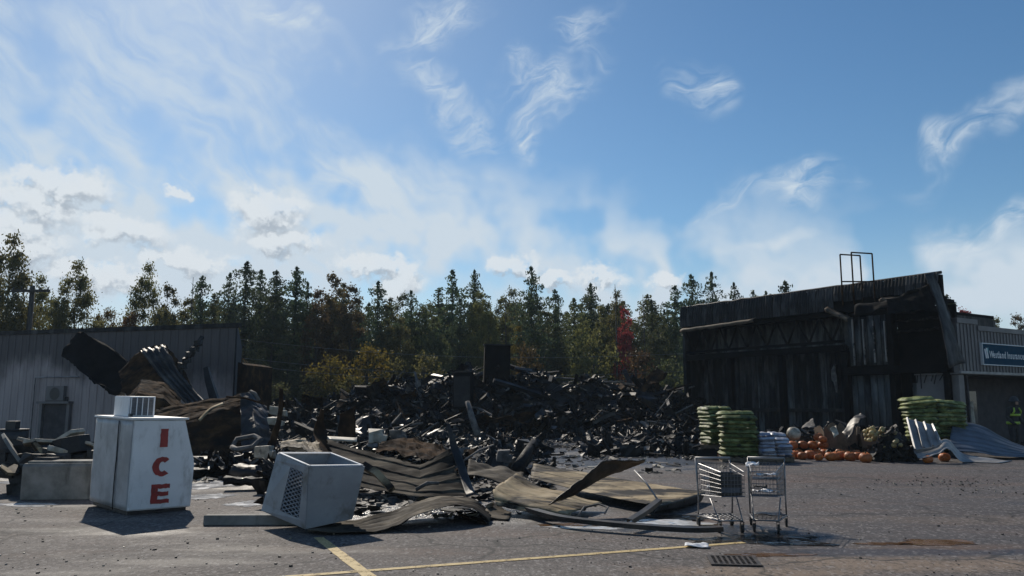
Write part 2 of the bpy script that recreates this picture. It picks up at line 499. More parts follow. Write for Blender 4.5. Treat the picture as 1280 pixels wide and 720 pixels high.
pm('scorched_panel', [(0.0, (0.028, 0.03, 0.031)), (0.5, (0.075, 0.08, 0.08)), (1.0, (0.15, 0.155, 0.15))], 1.3, 0.55, 0.0, spec=0.25, bump=0.12, stretch=(1.5, 1.5, 0.4),
   layer=((0.012, 0.012, 0.013), 1.2, 0.48, 0.62, (2, 2, 0.4)))
pm('pale_batten', [(0.0, (0.16, 0.15, 0.14)), (1.0, (0.4, 0.37, 0.33))], 2.0, 0.6, bump=0.2, stretch=(3, 3, 0.5), layer=((0.02, 0.02, 0.02), 2.0, 0.52, 0.62))
pm('flashing', [(0.0, (0.06, 0.046, 0.034)), (1.0, (0.16, 0.125, 0.09))], 2.0, 0.7, 0.0, spec=0.15, bump=0.2, layer=((0.03, 0.028, 0.026), 1.8, 0.58, 0.7))
pm('char_bits', [(0.0, (0.008, 0.008, 0.008)), (1.0, (0.05, 0.046, 0.043))], 5.0, 0.7, bump=0.3)
pm('grate_iron', [(0.0, (0.02, 0.018, 0.017)), (1.0, (0.07, 0.055, 0.045))], 8.0, 0.6, 0.4, bump=0.2)


def left_wall_material():
    m, t, b = principled('sooty_grey_siding')
    pos = t.n('ShaderNodeNewGeometry').outputs['Position']
    s = t.n('ShaderNodeSeparateXYZ', {0: pos}).outputs
    base = t.ramp(t.smooth(t.noise(t.mapping(pos, scale=(1.5, 1.5, 0.25)), 1.2, 6.0, 0.6), 0.3, 0.7), [(0.0, (0.29, 0.245, 0.235)), (1.0, (0.42, 0.355, 0.34))])
    n1 = t.noise(t.mapping(pos, scale=(1.0, 1.0, 0.5)), 0.55, 6.0, 0.6)
    k = t.m('ADD', t.m('MULTIPLY', t.m('SUBTRACT', s[2], 2.3), 0.7), t.m('MULTIPLY', t.m('ADD', s[0], 16.5), 0.085))
    k = t.m('ADD', k, t.m('MULTIPLY', t.m('SUBTRACT', n1, 0.5), 2.8))
    soot = t.smooth(k, -0.1, 0.75)
    c = t.mix(t.m('MULTIPLY', soot, 0.86), base, (0.034, 0.032, 0.034))
    t.t.links.new(c, b.inputs['Base Color'])
    b.inputs['Roughness'].default_value = 0.6
    bp = t.n('ShaderNodeBump', {'Height': t.noise(pos, 3.0, 3.0), 'Strength': 0.08, 'Distance': 0.05})
    t.t.links.new(bp.outputs[0], b.inputs['Normal'])
    return m


MATS['siding'] = left_wall_material()


def asphalt_material():
    m, t, b = principled('asphalt')
    pos = t.n('ShaderNodeNewGeometry').outputs['Position']
    s = t.n('ShaderNodeSeparateXYZ', {0: pos}).outputs
    big = t.noise(pos, 0.35, 5.0, 0.6)
    mid = t.noise(pos, 1.7, 6.0, 0.62)
    fine = t.noise(pos, 38.0, 3.0, 0.7)
    grit = t.n('ShaderNodeTexVoronoi', {'Vector': pos, 'Scale': 75.0}).outputs['Distance']
    c = t.ramp(t.smooth(mid, 0.3, 0.7), [(0.0, (0.078, 0.059, 0.054)), (0.5, (0.11, 0.085, 0.077)), (1.0, (0.145, 0.113, 0.101))])
    patch = t.noise(pos, 7.0, 5.0, 0.65)
    c = t.mix(t.smooth(patch, 0.34, 0.68), t.mix(0.5, c, (0.025, 0.021, 0.021)), t.mix(0.24, c, (0.27, 0.23, 0.21)))
    grain = t.noise(t.mapping(pos, scale=(1.0, 0.55, 1.0)), 17.0, 3.0, 0.7)
    c = t.mix(t.smooth(grain, 0.36, 0.66), t.mix(0.6, c, (0.02, 0.017, 0.017)), t.mix(0.34, c, (0.3, 0.26, 0.24)))
    c = t.mix(t.smooth(fine, 0.38, 0.66), t.mix(0.62, c, (0.02, 0.018, 0.018)), t.mix(0.36, c, (0.28, 0.25, 0.23)))
    lane = t.noise(t.mapping(pos, scale=(0.12, 1.1, 1.0), rot=(0, 0, 0.12)), 1.0, 5.0, 0.6)
    c = t.mix(t.m('MULTIPLY', t.smooth(lane, 0.42, 0.70), 0.5), c, (0.045, 0.041, 0.042))
    c = t.mix(t.m('MULTIPLY', t.smooth(grit, 0.2, 0.05), 0.5), c, (0.24, 0.22, 0.21))

    def region(px, py, rx, ry, lo=1.0, hi=0.35, sc=1.3, amt=0.8):
        g = G(px, py)
        q = t.vm('MULTIPLY', t.vm('SUBTRACT', pos, (g.x, g.y, 0)), (1 / rx, 1 / ry, 0))
        ln = t.m('ADD', t.vm('LENGTH', q), t.m('MULTIPLY', t.m('SUBTRACT', t.noise(pos, sc, 6.0, 0.6), 0.5), amt * 2))
        return t.smooth(ln, lo, hi)
    # dry silt left by run-off
    silt = t.m('MAXIMUM', region(1120, 705, 2.2, 0.55), region(960, 715, 1.6, 0.35))
    silt = t.m('MAXIMUM', silt, region(1200, 650, 3.0, 0.6, amt=1.0))
    silt = t.m('MULTIPLY', silt, t.smooth(fine, 0.3, 0.6, 0.6, 0.95))
    c = t.mix(silt, c, (0.21, 0.155, 0.112))
    residue = t.m('MAXIMUM', region(70, 632, 1.2, 0.30, amt=0.7), region(230, 610, 1.5, 1.2, amt=0.8))
    residue = t.m('MAXIMUM', residue, t.m('MULTIPLY', region(90, 650, 1.5, 0.3), 0.6))
    c = t.mix(t.m('MULTIPLY', residue, 0.55), c, (0.34, 0.31, 0.28))
    rusty = t.m('MAXIMUM', region(1040, 598, 4.5, 2.2, amt=0.8), region(1180, 685, 1.2, 0.4, amt=1.0))
    rusty = t.m('MAXIMUM', rusty, t.m('MAXIMUM', region(810, 652, 1.6, 0.6), region(965, 690, 0.6, 0.25)))
    c = t.mix(t.m('MULTIPLY', rusty, 0.75), c, (0.115, 0.058, 0.034))
    east = t.m('MULTIPLY', t.smooth(t.m('ADD', s[0], t.m('MULTIPLY', big, 3.0)), 3.0, 6.5), t.smooth(t.m('ADD', s[1], t.m('MULTIPLY', mid, 1.0)), 9.2, 10.2))
    c = t.mix(t.m('MULTIPLY', east, 0.62), c, (0.042, 0.039, 0.047))
    band = t.noise(t.mapping(pos, scale=(0.3, 1.3, 1.0), rot=(0, 0, -0.1), loc=(5, 2, 0)), 0.9, 6.0, 0.65)
    c = t.mix(t.m('MULTIPLY', t.smooth(band, 0.48, 0.66), 0.45), c, (0.125, 0.082, 0.062))
    band2 = t.noise(t.mapping(pos, scale=(0.35, 1.0, 1.0), rot=(0, 0, 0.2), loc=(15, 7, 0)), 0.8, 6.0, 0.65)
    damp = t.smooth(band2, 0.5, 0.64)
    c = t.mix(t.m('MULTIPLY', damp, 0.5), c, (0.034, 0.03, 0.031))
    # wet: soaked, soot-blackened ground round the ruins, some shade painted in
    wet_shade = t.m('MAXIMUM', region(740, 575, 8.0, 5.0), region(470, 590, 6.0, 5.0))
    wet_shade = t.m('MAXIMUM', wet_shade, t.m('MAXIMUM', region(980, 672, 0.9, 0.75, amt=0.6), region(850, 660, 2.4, 0.55)))  # near the carts: damp together with their cast shadow, as colour
    wet_shade = t.m('MAXIMUM', wet_shade, t.m('MAXIMUM', region(560, 640, 3.2, 1.6, amt=0.6), t.m('MULTIPLY', region(1120, 690, 2.6, 0.35, amt=0.9), 0.7)))
    wet_shade = t.m('MAXIMUM', wet_shade, region(180, 585, 6.0, 4.0))
    wet_shade = t.m('MAXIMUM', wet_shade, t.smooth(t.m('ADD', s[1], t.m('MULTIPLY', big, 8.0)), 27.0, 33.0))
    wet_shade = t.m('MAXIMUM', wet_shade, t.m('MULTIPLY', t.smooth(big, 0.55, 0.72), 0.4))
    c = t.mix(t.m('MULTIPLY', wet_shade, 0.82), c, t.mix(t.smooth(mid, 0.35, 0.65), (0.013, 0.013, 0.015), (0.042, 0.038, 0.037)))
    cell = t.n('ShaderNodeTexVoronoi', {'Vector': t.mapping(pos, scale=(1.0, 0.6, 1.0)), 'Scale': 34.0}).outputs['Color']
    cv = t.n('ShaderNodeSeparateColor', {0: cell}).outputs[0]
    c = t.mix(t.m('MULTIPLY', t.smooth(cv, 0.82, 0.97), 0.42), c, (0.3, 0.28, 0.27))
    c = t.mix(t.m('MULTIPLY', t.smooth(cv, 0.28, 0.1), 0.5), c, (0.02, 0.018, 0.018))
    # cracks
    cr = t.n('ShaderNodeTexVoronoi', {'Vector': t.vm('ADD', pos, t.vm('SCALE', t.noise(pos, 1.1, 4.0, out='Color'))), 'Scale': 0.3}, feature='DISTANCE_TO_EDGE').outputs['Distance']
    crack = t.smooth(cr, 0.014, 0.002)
    crack = t.m('MULTIPLY', crack, t.smooth(big, 0.36, 0.5))
    c = t.mix(t.m('MULTIPLY', crack, 0.8), c, (0.015, 0.014, 0.014))
    t.t.links.new(c, b.inputs['Base Color'])
    rough = t.m('SUBTRACT', t.m('SUBTRACT', 0.86, t.m('MULTIPLY', damp, 0.14)), t.m('MULTIPLY', wet_shade, 0.54))
    t.t.links.new(t.m('ADD', rough, t.m('MULTIPLY', t.m('SUBTRACT', fine, 0.5), 0.2), clamp=True), b.inputs['Roughness'])
    b.inputs['Specular IOR Level'].default_value = 0.42
    h = t.m('ADD', t.m('MULTIPLY', grit, -0.5), t.m('ADD', t.m('MULTIPLY', fine, 0.6), t.m('MULTIPLY', mid, 1.5)))
    bp = t.n('ShaderNodeBump', {'Height': h, 'Strength': 0.55, 'Distance': 0.02})
    t.t.links.new(bp.outputs[0], b.inputs['Normal'])
    return m


def forest_floor_material():
    return pm('forest_floor', [(0.0, (0.02, 0.022, 0.012)), (1.0, (0.07, 0.065, 0.03))], 0.8, 0.9, bump=0.5)


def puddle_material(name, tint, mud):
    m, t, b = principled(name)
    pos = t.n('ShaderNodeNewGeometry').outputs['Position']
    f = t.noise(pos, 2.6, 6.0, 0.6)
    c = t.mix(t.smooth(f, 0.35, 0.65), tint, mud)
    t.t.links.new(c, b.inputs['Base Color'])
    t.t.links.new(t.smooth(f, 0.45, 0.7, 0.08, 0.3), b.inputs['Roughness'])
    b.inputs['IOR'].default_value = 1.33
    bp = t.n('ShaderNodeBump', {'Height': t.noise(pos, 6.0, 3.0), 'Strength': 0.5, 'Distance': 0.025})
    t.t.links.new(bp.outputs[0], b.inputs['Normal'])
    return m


def paint_material():
    m, t, b = principled('worn_yellow_paint')
    pos = t.n('ShaderNodeNewGeometry').outputs['Position']
    f = t.noise(pos, 9.0, 7.0, 0.7)
    f2 = t.noise(pos, 45.0, 4.0, 0.7)
    c = t.mix(t.smooth(f, 0.3, 0.7), (0.42, 0.30, 0.12), (0.55, 0.42, 0.2))
    t.t.links.new(c, b.inputs['Base Color'])
    b.inputs['Roughness'].default_value = 0.75
    a = t.m('MULTIPLY', t.smooth(t.m('ADD', f2, t.m('MULTIPLY', f, 0.8)), 0.70, 0.84), 1.0)
    t.t.links.new(a, b.inputs['Alpha'])
    return m


# ------------------------------------------------------------------ ground
mb = MB()
mb.add([(-260, -40, 0), (260, -40, 0), (260, 47, 0), (-260, 47, 0)], [(0, 1, 2, 3)])
ground = tag(mb.build('ground', asphalt_material()), 'worn grey asphalt of the parking lot', kind='structure')
rng = random.Random(3)
rows = []
for i in range(24):
    y = 46.8 + i * i * 0.75
    rows.append([Vector((x * 12.0, y, -0.03 if i == 0 else 0.15 + 0.25 * mnoise.noise(Vector((x * 0.9, y * 0.07, 3))) + min(1.2, i * 0.05))) for x in range(-24, 25)])
mb = MB().grid(rows)
tag(mb.build('forest_floor', forest_floor_material()), 'dim leaf littered ground under the trees', kind='structure')

PUDDLE_CLEAR = puddle_material('clear_puddle', (0.02, 0.02, 0.022), (0.05, 0.045, 0.04))
PUDDLE_GLINT = puddle_material('glint_puddle', (0.5, 0.49, 0.48), (0.78, 0.77, 0.76))  # white base colour paints the sun and sky glint on the water
PUDDLE_RUST = puddle_material('rusty_puddle', (0.1, 0.055, 0.03), (0.18, 0.105, 0.058))


def puddle(px, py, rx, ry, mat, label, seed, z=0.004, rot=0.0):
    c = G(px, py)
    n = 56
    pts = [(0, 0, 0)]
    for k in range(n):
        a = 2 * math.pi * k / n
        q = Vector((math.cos(a), math.sin(a), seed * 3.7))
        rr = 1.0 + 0.55 * mnoise.noise(q * 1.4) + 0.3 * mnoise.noise(q * 3.9) + 0.14 * mnoise.noise(q * 9.0)
        pts.append((rx * rr * math.cos(a), ry * rr * math.sin(a), 0))
    m = MB()
    m.add(pts, [(0, k + 1, (k + 1) % n + 1) for k in range(n)])
    o = m.build('puddle', mat)
    o.location = (c.x, c.y, z)
    o.rotation_euler.z = rot
    return tag(o, label, kind='structure')


puddle(268, 606, 0.62, 0.72, PUDDLE_GLINT, 'puddle behind the ice box with painted white glint', 1)
puddle(256, 621, 0.48, 0.42, PUDDLE_GLINT, 'small bright puddle right of the white ice box', 2)
puddle(318, 629, 0.36, 0.42, PUDDLE_GLINT, 'puddle between ice box and tilted grey cabinet', 3)
puddle(18, 603, 0.5, 0.25, PUDDLE_GLINT, 'puddle at the left edge beside the concrete block', 4)
puddle(728, 659, 0.5, 0.22, PUDDLE_GLINT, 'bright puddle along the bent trim strip', 5, rot=-0.1)
puddle(790, 655, 1.1, 0.35, PUDDLE_RUST, 'rusty brown puddle under the long bent trim', 6, z=0.008)
puddle(848, 648, 0.65, 0.28, PUDDLE_CLEAR, 'puddle beside the left shopping cart', 7, z=0.012)
puddle(955, 675, 0.75, 0.42, PUDDLE_CLEAR, 'dark puddle under the shopping carts', 8)
puddle(1168, 678, 0.42, 0.22, PUDDLE_RUST, 'rusty puddle out on the open asphalt', 9)
puddle(1105, 680, 0.28, 0.08, PUDDLE_RUST, 'small rusty stain puddle on open asphalt', 10)
puddle(960, 694, 0.4, 0.09, PUDDLE_RUST, 'muddy puddle beside the drain grate', 11)
puddle(30, 631, 0.7, 0.22, PUDDLE_GLINT, 'thin streak of painted white glint before the concrete block', 16, rot=-0.08)
puddle(838, 655, 0.45, 0.3, PUDDLE_GLINT, 'puddle with painted white glint beside the long bent trim', 17, z=0.014)
puddle(700, 558, 5.0, 1.3, PUDDLE_CLEAR, 'wide shallow puddle at the foot of the burnt heap', 13)
puddle(640, 590, 1.4, 0.5, PUDDLE_CLEAR, 'puddle behind the crumpled sheets', 14)

PAINT = paint_material()


def stripe(a, b, width, label):
    a, b = G(*a), G(*b)
    d = (b - a).normalized()
    s = Vector((-d.y, d.x, 0)) * width / 2
    n = 40
    m = MB()
    pts = []
    for i in range(n + 1):
        p = a.lerp(b, i / n)
        wob = 1 + 0.18 * mnoise.noise(p * 4)
        pts.append([p + s * wob, p - s * wob])
    m.grid(pts, False)
    m.v = [(x, y, 0.004 if 'short' in label else 0.0055) for x, y, z in m.v]
    return tag(m.build('parking_line', PAINT), label, kind='structure')


stripe((330, 723.5), (930, 678.5), 0.095, 'long worn yellow parking line across the lot')
stripe((398, 672), (470, 727), 0.12, 'short worn yellow parking line crossing the long one')

# ------------------------------------------------------------------ left building
L0, L1 = XY(-70, 37.5), XY(291, 32.0)
L1top = P(291, 405, 32.0).z
L0top = P(-70, 417.5, 37.5).z
lb = empty('metal_building', (L1 + L0) / 2, 0, 'low grey metal building with sooty siding at the left edge', 'building')
ld = (L1 - L0)
llen = ld.length
ld.normalize()
ln = Vector((ld.y, -ld.x, 0))       # toward the camera
wrot = math.atan2(ld.y, ld.x)


def LB(u, wd, z):
    p = L0 + ld * u + ln * wd
    return Vector((p.x, p.y, z))


m = MB()
m.add([LB(0, -0.06, 0), LB(llen, -0.06, 0), LB(llen, -0.06, L1top), LB(0, -0.06, L0top), XY(-70, 46.0), XY(299, 41.0), XY(299, 41.0) + Vector((0, 0, L1top - 0.3)), XY(-70, 46.0) + Vector((0, 0, L0top - 0.3))],
      [(0, 1, 2, 3), (5, 4, 7, 6), (1, 5, 6, 2), (4, 0, 3, 7), (3, 2, 6, 7)])
m.build('wall', MATS['dark_wall'], lb, world=True)
npan = int(llen / 0.41)
pw = llen / npan
for i in range(npan):
    u0, u1 = i * pw + 0.006, (i + 1) * pw - 0.006
    zt0 = L0top + (L1top - L0top) * u0 / llen - 0.12
    zt1 = L0top + (L1top - L0top) * u1 / llen - 0.12
    m = MB()
    prof = [(u0, 0.0), (u0 + 0.012, 0.028), (u0 + 0.035, 0.028), (u0 + 0.05, 0.004), (u1 - 0.15, 0.004), (u1 - 0.14, 0.012), (u1 - 0.12, 0.012), (u1 - 0.11, 0.004), (u1, 0.004), (u1, -0.05), (u0, -0.05)]
    zt = lambda u: zt0 + (zt1 - zt0) * (u - u0) / (u1 - u0)
    bot = [LB(u, d, 0.02) for u, d in prof]
    top = [LB(u, d, zt(u)) for u, d in prof]
    k = len(prof)
    m.add(bot + top, [(j, (j + 1) % k, k + (j + 1) % k, k + j) for j in range(k)] + [tuple(range(k, 2 * k)), tuple(range(k))[::-1]])
    m.build('siding_panel', MATS['siding'], lb, world=True)
m = MB()
m.prism([LB(-0.1, 0.07, L0top - 0.14), LB(-0.1, 0.07, L0top + 0.04), LB(-0.1, -0.2, L0top + 0.04), LB(-0.1, -0.2, L0top - 0.14)], LB(llen + 0.1, 0, L1top) - LB(-0.1, 0, L0top))
m.build('roof_flashing', MATS['soot_panel'], lb, world=True)
m = MB()
m.prism([LB(llen + 0.01, 0.05, 0), LB(llen + 0.01, 0.05, L1top - 0.16), LB(llen + 0.05, 0.05, L1top - 0.16), LB(llen + 0.05, 0.05, 0)], ln * -0.05)
m.build('corner_trim', MATS['soot_panel'], lb, world=True)
# service door with frame and the wall air conditioner above its porch shelf
dp = P(81, 520, 35.5)
du = (Vector((dp.x, dp.y, 0)) - L0).dot(ld)
S = 35.0 / F_PX
door = MB().box((0, 0.05, 0.95), (1.25, 0.05, 1.9)).build('service_door', MATS['dark_wall'], lb)
door.location = LB(du, 0.02, 0) - lb.location
door.rotation_euler.z = wrot + math.pi
for sx in (-0.78, 0.78):
    MB().box((sx, 0.08, 0.8), (0.16, 0.14, 1.6)).build('door_post', MATS['fascia_paint'], door)
MB().box((0, 0.12, 1.66), (1.85, 0.3, 0.1)).build('door_shelf', MATS['fascia_paint'], door)
ac = MB().box((0, 0.1, 2.05), (1.0, 0.16, 0.62)).build('wall_fan', MATS['fascia_paint'], door)
m = MB()
ring = [(0.29 * math.cos(2 * math.pi * k / 20), 0.185, 2.03 + 0.27 * math.sin(2 * math.pi * k / 20)) for k in range(20)]
m.add(ring, [tuple(range(20))[::-1]])
m.build('fan_opening', MATS['black_plastic'], ac)
MB().tube([(1.3, 0.1, 0), (1.3, 0.1, 2.75), (-1.2, 0.1, 2.75)], 0.03, 6).build('conduit', MATS['galv_sheet'], door)
# dark annex wall seen past the corner
an = MB()
pa_, pb_ = XY(293, 35.0), XY(305, 35.5)
an.prism([pa_, pa_ + Vector((0, 0, 3.4)), pb_ + Vector((0, 0, 3.3)), pb_], (0.3, 3.0, 0))
an.build('annex_wall', MATS['rust'], lb, world=True)

# ------------------------------------------------------------------ burnt store; added black plate that makes the vent holes look shaded inside
A = P(1172, 340, 29.0)
ZT = A.z
A = Vector((A.x, A.y, 0))
Bp = XY(853, 40.0)
bd = (Bp - A)
BL = bd.length
bd.normalize()
bn = Vector((bd.y, -bd.x, 0))
if bn.y > 0:
    bn = -bn


def BB(u, wd, z):
    p = A + bd * u + bn * wd
    return Vector((p.x, p.y, z))


bs = empty('burnt_store', BB(BL / 2, 0, 0), 0, 'blackened shell of the burnt store with torn fascia and open truss', 'building')
rng = random.Random(11)


def bslab(name, u0, u1, w0, w1, z0, z1, mat, parent=bs, bev=0.0):
    m = MB()
    m.prism([BB(u0, w0, z0), BB(u1, w0, z0), BB(u1, w1, z0), BB(u0, w1, z0)], (0, 0, z1 - z0))
    return m.build(name, mat, parent, world=True, bevel=bev)


# dark inner walls, roof deck and back
bslab('back_wall', 2.1, BL - 0.2, -8.2, -8.0, 0, 5.2, MATS['soot_panel'])
bslab('end_wall', BL - 0.2, BL - 0.05, -8.0, -0.1, 0, 5.5, MATS['soot_panel'])
bslab('side_wall', 2.1, 2.25, -8.0, -1.11, 0, 5.3, MATS['soot_panel'])
bslab('void_shade_panel', 0.0, 2.29, -1.1, -1.0, 0, 5.27, MATS['soot_shade_black'])  # black panel painting the deep shade inside the opening
roof = bslab('roof', 2.1, BL, -8.1, -0.12, 5.28, 5.42, MATS['soot_shade_black'])
bslab('roof', 0.0, 2.095, -0.99, -0.12, 5.28, 5.42, MATS['soot_shade_black'])
# fascia panels, each its own sheet, ribbed
nf = 30
fw = BL / nf
for i in range(nf):
    u0, u1 = i * fw + 0.01, (i + 1) * fw - 0.01
    jag = 0.02 * rng.uniform(-1, 1)
    ztop = ZT + 0.035 * mnoise.noise(Vector((i * 0.6, 1.5, 0))) + jag
    zbot = 5.38 if u0 > 4.2 else 5.72 + 0.12 * mnoise.noise(Vector((i * 0.9, 4.2, 0)))
    lean = 0.06 * mnoise.noise(Vector((i * 0.5, 8.0, 0)))
    rows = []
    for z, wo in ((zbot, 0.0), ((zbot + ztop) / 2, lean * 0.5), (ztop, lean - 0.10)):
        rows.append([BB(u0 + (u1 - u0) * k / 12, wo + (0.03 if k % 4 in (1, 2) else 0.0), z) for k in range(13)])
    MB().grid(rows, False).build('fascia_panel', MATS['soot_panel'], bs, world=True, solid=0.012)
m = MB()
m.tube([BB(-0.05 + BL * k / 24, -0.16, ZT + 0.0 + 0.045 * mnoise.noise(Vector((k * 0.8, 2, 1)))) for k in range(25)], 0.06, 5)
m.build('parapet_cap', MATS['burnt_metal'], bs, world=True)
m = MB()
m.prism([BB(0, -0.14, 5.4), BB(0, -0.34, 5.4), BB(0, -0.34, ZT - 0.07), BB(0, -0.14, ZT - 0.07)], bd * BL)
m.build('parapet', MATS['soot_shade_black'], bs, world=True)
# loose pale flashing strip hanging under the fascia
for (ua, ub, za, zb, n_) in ((8.3, 12.9, 5.42, 5.30, 'flashing_strip'), (3.6, 4.6, 5.05, 5.55, 'flashing_strip'), (1.2, 2.2, 5.6, 5.68, 'flashing_strip')):
    rows = []
    for k in range(17):
        u = ua + (ub - ua) * k / 16
        z = za + (zb - za) * k / 16 + 0.04 * mnoise.noise(Vector((u * 2, 0, 7)))
        rows.append([BB(u, 0.08, z), BB(u, 0.30 + 0.08 * mnoise.noise(Vector((u * 3, 5, 0))), z - 0.10), BB(u, 0.26, z - 0.22 - 0.06 * mnoise.noise(Vector((u * 4, 1, 0))))])
    MB().grid(rows).build(n_, MATS['flashing'], bs, world=True, solid=0.01)
# open web truss below the fascia
tr = empty('truss')
tr.parent = bs
T0, T1, TZ0, TZ1 = 4.15, BL - 0.15, 4.12, 5.22
for z in (TZ0, TZ1):
    m = MB()
    m.prism([BB(T0, -0.28, z - 0.055), BB(T0, -0.16, z - 0.055), BB(T0, -0.16, z + 0.055), BB(T0, -0.28, z + 0.055)], bd * (T1 - T0))
    m.build('chord', MATS['soot_shade_black'], tr, world=True)
nweb = 16
for i in range(nweb):
    ua, ub = T0 + (T1 - T0) * i / nweb, T0 + (T1 - T0) * (i + 1) / nweb
    za, zb = (TZ0, TZ1) if i % 2 else (TZ1, TZ0)
    MB().tube([BB(ua, -0.22, za), BB(ub, -0.22, zb)], 0.055, 4).build('web', MATS['soot_shade_black'], tr, world=True)
bslab('soffit_panel', 4.2, BL - 0.2, -1.62, -1.5, 3.95, 5.26, MATS['scorched_panel'])
bslab('header_beam', 4.15, BL, -0.4, -0.15, 3.72, 3.98, MATS['soot_shade_black'])
# lower wall, vertical ribbed sheets
nw = 26
ww = (BL - 4.3) / nw
for i in range(nw):
    u0, u1 = 4.2 + i * ww + 0.008, 4.2 + (i + 1) * ww - 0.008
    rows = []
    zt = 3.9
    for z in (0.0, zt * 0.5, zt):
        wob = 0.05 * mnoise.noise(Vector((i * 0.7, z, 5)))
        rows.append([BB(u0 + (u1 - u0) * k / 8, -1.4 + wob + (0.05 if k in (3, 4, 5) else 0.0), z) for k in range(9)])
    MB().grid(rows, False).build('wall_panel', MATS['soot_panel' if (i * 7) % 5 else 'scorched_panel'], bs, world=True, solid=0.012)
for u in (4.15, 7.3, 10.2, BL - 0.1):
    bslab('column', u - 0.12, u + 0.12, -0.4, -0.16, 0, 3.7, MATS['soot_shade_black'])
bslab('sill_beam', 4.4, 10.4, -1.3, -1.18, 1.25, 1.4, MATS['burnt_metal'])
MB().grid(surf([[BB(5.4, -1.1, 3.3), BB(5.2, -1.0, 3.25)], [BB(5.45, -1.0, 2.7), BB(5.15, -0.95, 2.6)], [BB(5.35, -1.05, 2.2), BB(5.2, -1.0, 2.05)]], 4, 8, crumple=0.08, cs=3)).build('torn_insulation', MATS['ash'], bs, world=True, solid=0.02)
# front block: scorched panels with pale battens, a dark void beside them
bslab('panel_backing', 2.3, 4.1, -1.0, -0.5, 0, 5.27, MATS['soot_shade_black'])
for i in range(6):
    u0 = 2.36 + i * 0.29
    for (z0, z1) in ((3.1, 5.12 - 0.1 * rng.random()), (0.05, 2.72)):
        rows = [[BB(u0 + 0.27 * k / 4, -0.42 + 0.03 * mnoise.noise(Vector((i, z, k * 0.2))), z) for k in range(5)] for z in (z0, (z0 + z1) / 2, z1)]
        MB().grid(rows).build('scorched_panel', MATS['scorched_panel' if i != 3 else 'soot_panel'], bs, world=True, solid=0.015)
for i, u in enumerate((2.42, 2.9, 3.34, 3.8)):
    bslab('batten', u, u + 0.055, -0.40, -0.34, 3.1 + 0.12 * rng.random(), 5.0 - 0.2 * rng.random(), MATS['pale_batten'])
bslab('lintel_beam', 0.0, 4.2, -0.45, -0.1, 2.76, 3.04, MATS['soot_shade_black'])
for i in range(4):
    u0 = 0.35 + i * 0.34
    rows = [[BB(u0 + 0.31 * k / 4, -0.7 + 0.07 * mnoise.noise(Vector((i * 2.2, z * 1.4, k * 0.4))), z) for k in range(5)] for z in (0.0, 0.9, 1.8, 2.5 - 0.3 * rng.random())]
    MB().grid(rows).build('scorched_panel', MATS['scorched_panel'], bs, world=True, solid=0.015)
bslab('column', 2.05, 2.28, -0.5, -0.2, 0, 5.5, MATS['soot_shade_black'])
bslab('column', 0.0, 0.2, -0.5, -0.2, 0, 5.5, MATS['soot_shade_black'])
for z, ua, ub in ((4.35, 0.3, 2.1), (4.75, 0.2, 2.1), (5.1, 0.1, 2.1)):
    m = MB()
    m.tube([BB(ua + (ub - ua) * k / 8, -0.55 - 0.1 * mnoise.noise(Vector((k, z, 0))), z + 0.08 * mnoise.noise(Vector((k * 0.7, z * 3, 0)))) for k in range(9)], 0.05, 4)
    m.build('burnt_joist', MATS['char_wood'], bs, world=True)
m = MB()
for k in range(9):
    m.tube([BB(0.3 + 0.2 * k, -0.3 - 0.2 * rng.random(), 2.75), BB(0.2 + 0.2 * k + 0.2 * rng.random(), -0.25, 2.45 - 0.3 * rng.random())], 0.02, 4)
m.build('hanging_wires', MATS['soot_shade_black'], bs, world=True)
# mansard end flap flaring out past the corner
rows = surf([[P(1157, 343, 28.6), P(1167, 340, 29.0), P(1173, 342, 29.8)], [P(1170, 376, 28.3), P(1178, 374, 28.8), P(1184, 376, 29.6)], [P(1180, 415, 27.9), P(1190, 413, 28.4), P(1197, 418, 29.3)], [P(1187, 461, 27.6), P(1200, 455, 28.0), P(1208, 454, 28.9)]], 8, 20, crumple=0.03, cs=1.5)
MB().grid(rows).build('mansard_flap', MATS['soot_panel'], bs, world=True, solid=0.02)
rows = surf([[P(1108, 374, 29.0), P(1140, 366, 28.8), P(1160, 356, 28.5)], [P(1110, 392, 28.6), P(1146, 386, 28.4), P(1172, 390, 28.1)]], 16, 6, crumple=0.05, cs=2.0, ragged=0.08)
MB().grid(rows, False).build('torn_soffit', MATS['soot_shade_black'], bs, world=True, solid=0.012)
rows = surf([[P(1070, 378, 29.6), P(1110, 372, 29.2), P(1165, 352, 28.8)], [P(1066, 392, 29.2), P(1115, 384, 28.8), P(1168, 378, 28.6)]], 16, 5, crumple=0.10, cs=2.0, ragged=0.08)
MB().grid(rows).build('torn_fascia_lining', MATS['soot_shade_black'], bs, world=True, solid=0.012)

# pipe frame on the roof
fr = empty('rooftop_pipe_frame', BB(3.1, -1.2, 5.42), 0, 'rusty rectangular pipe frames standing on the burnt store roof', 'frame')
for (xa, xb, ya, yb, d) in ((1050, 1075, 318, 356, 31.6), (1064, 1090, 315.5, 353, 30.9)):
    zb = 5.42
    pa, pb = P(xa, ya, d), P(xb, ya + 1.5, d)
    pa2, pb2 = Vector((pa.x, pa.y, zb)), Vector((pb.x, pb.y, zb))
    MB().tube([pa2, pa], 0.03, 6).build('post', MATS['rust'], fr, world=True)
    MB().tube([pb2, pb], 0.03, 6).build('post', MATS['rust'], fr, world=True)
    MB().tube([pa, pb], 0.03, 6).build('top_rail', MATS['rust'], fr, world=True)
    lo = P(xa, 352, d).z
    MB().tube([Vector((pa.x, pa.y, lo)), Vector((pb.x, pb.y, lo))], 0.03, 6).build('bottom_rail', MATS['rust'], fr, world=True)

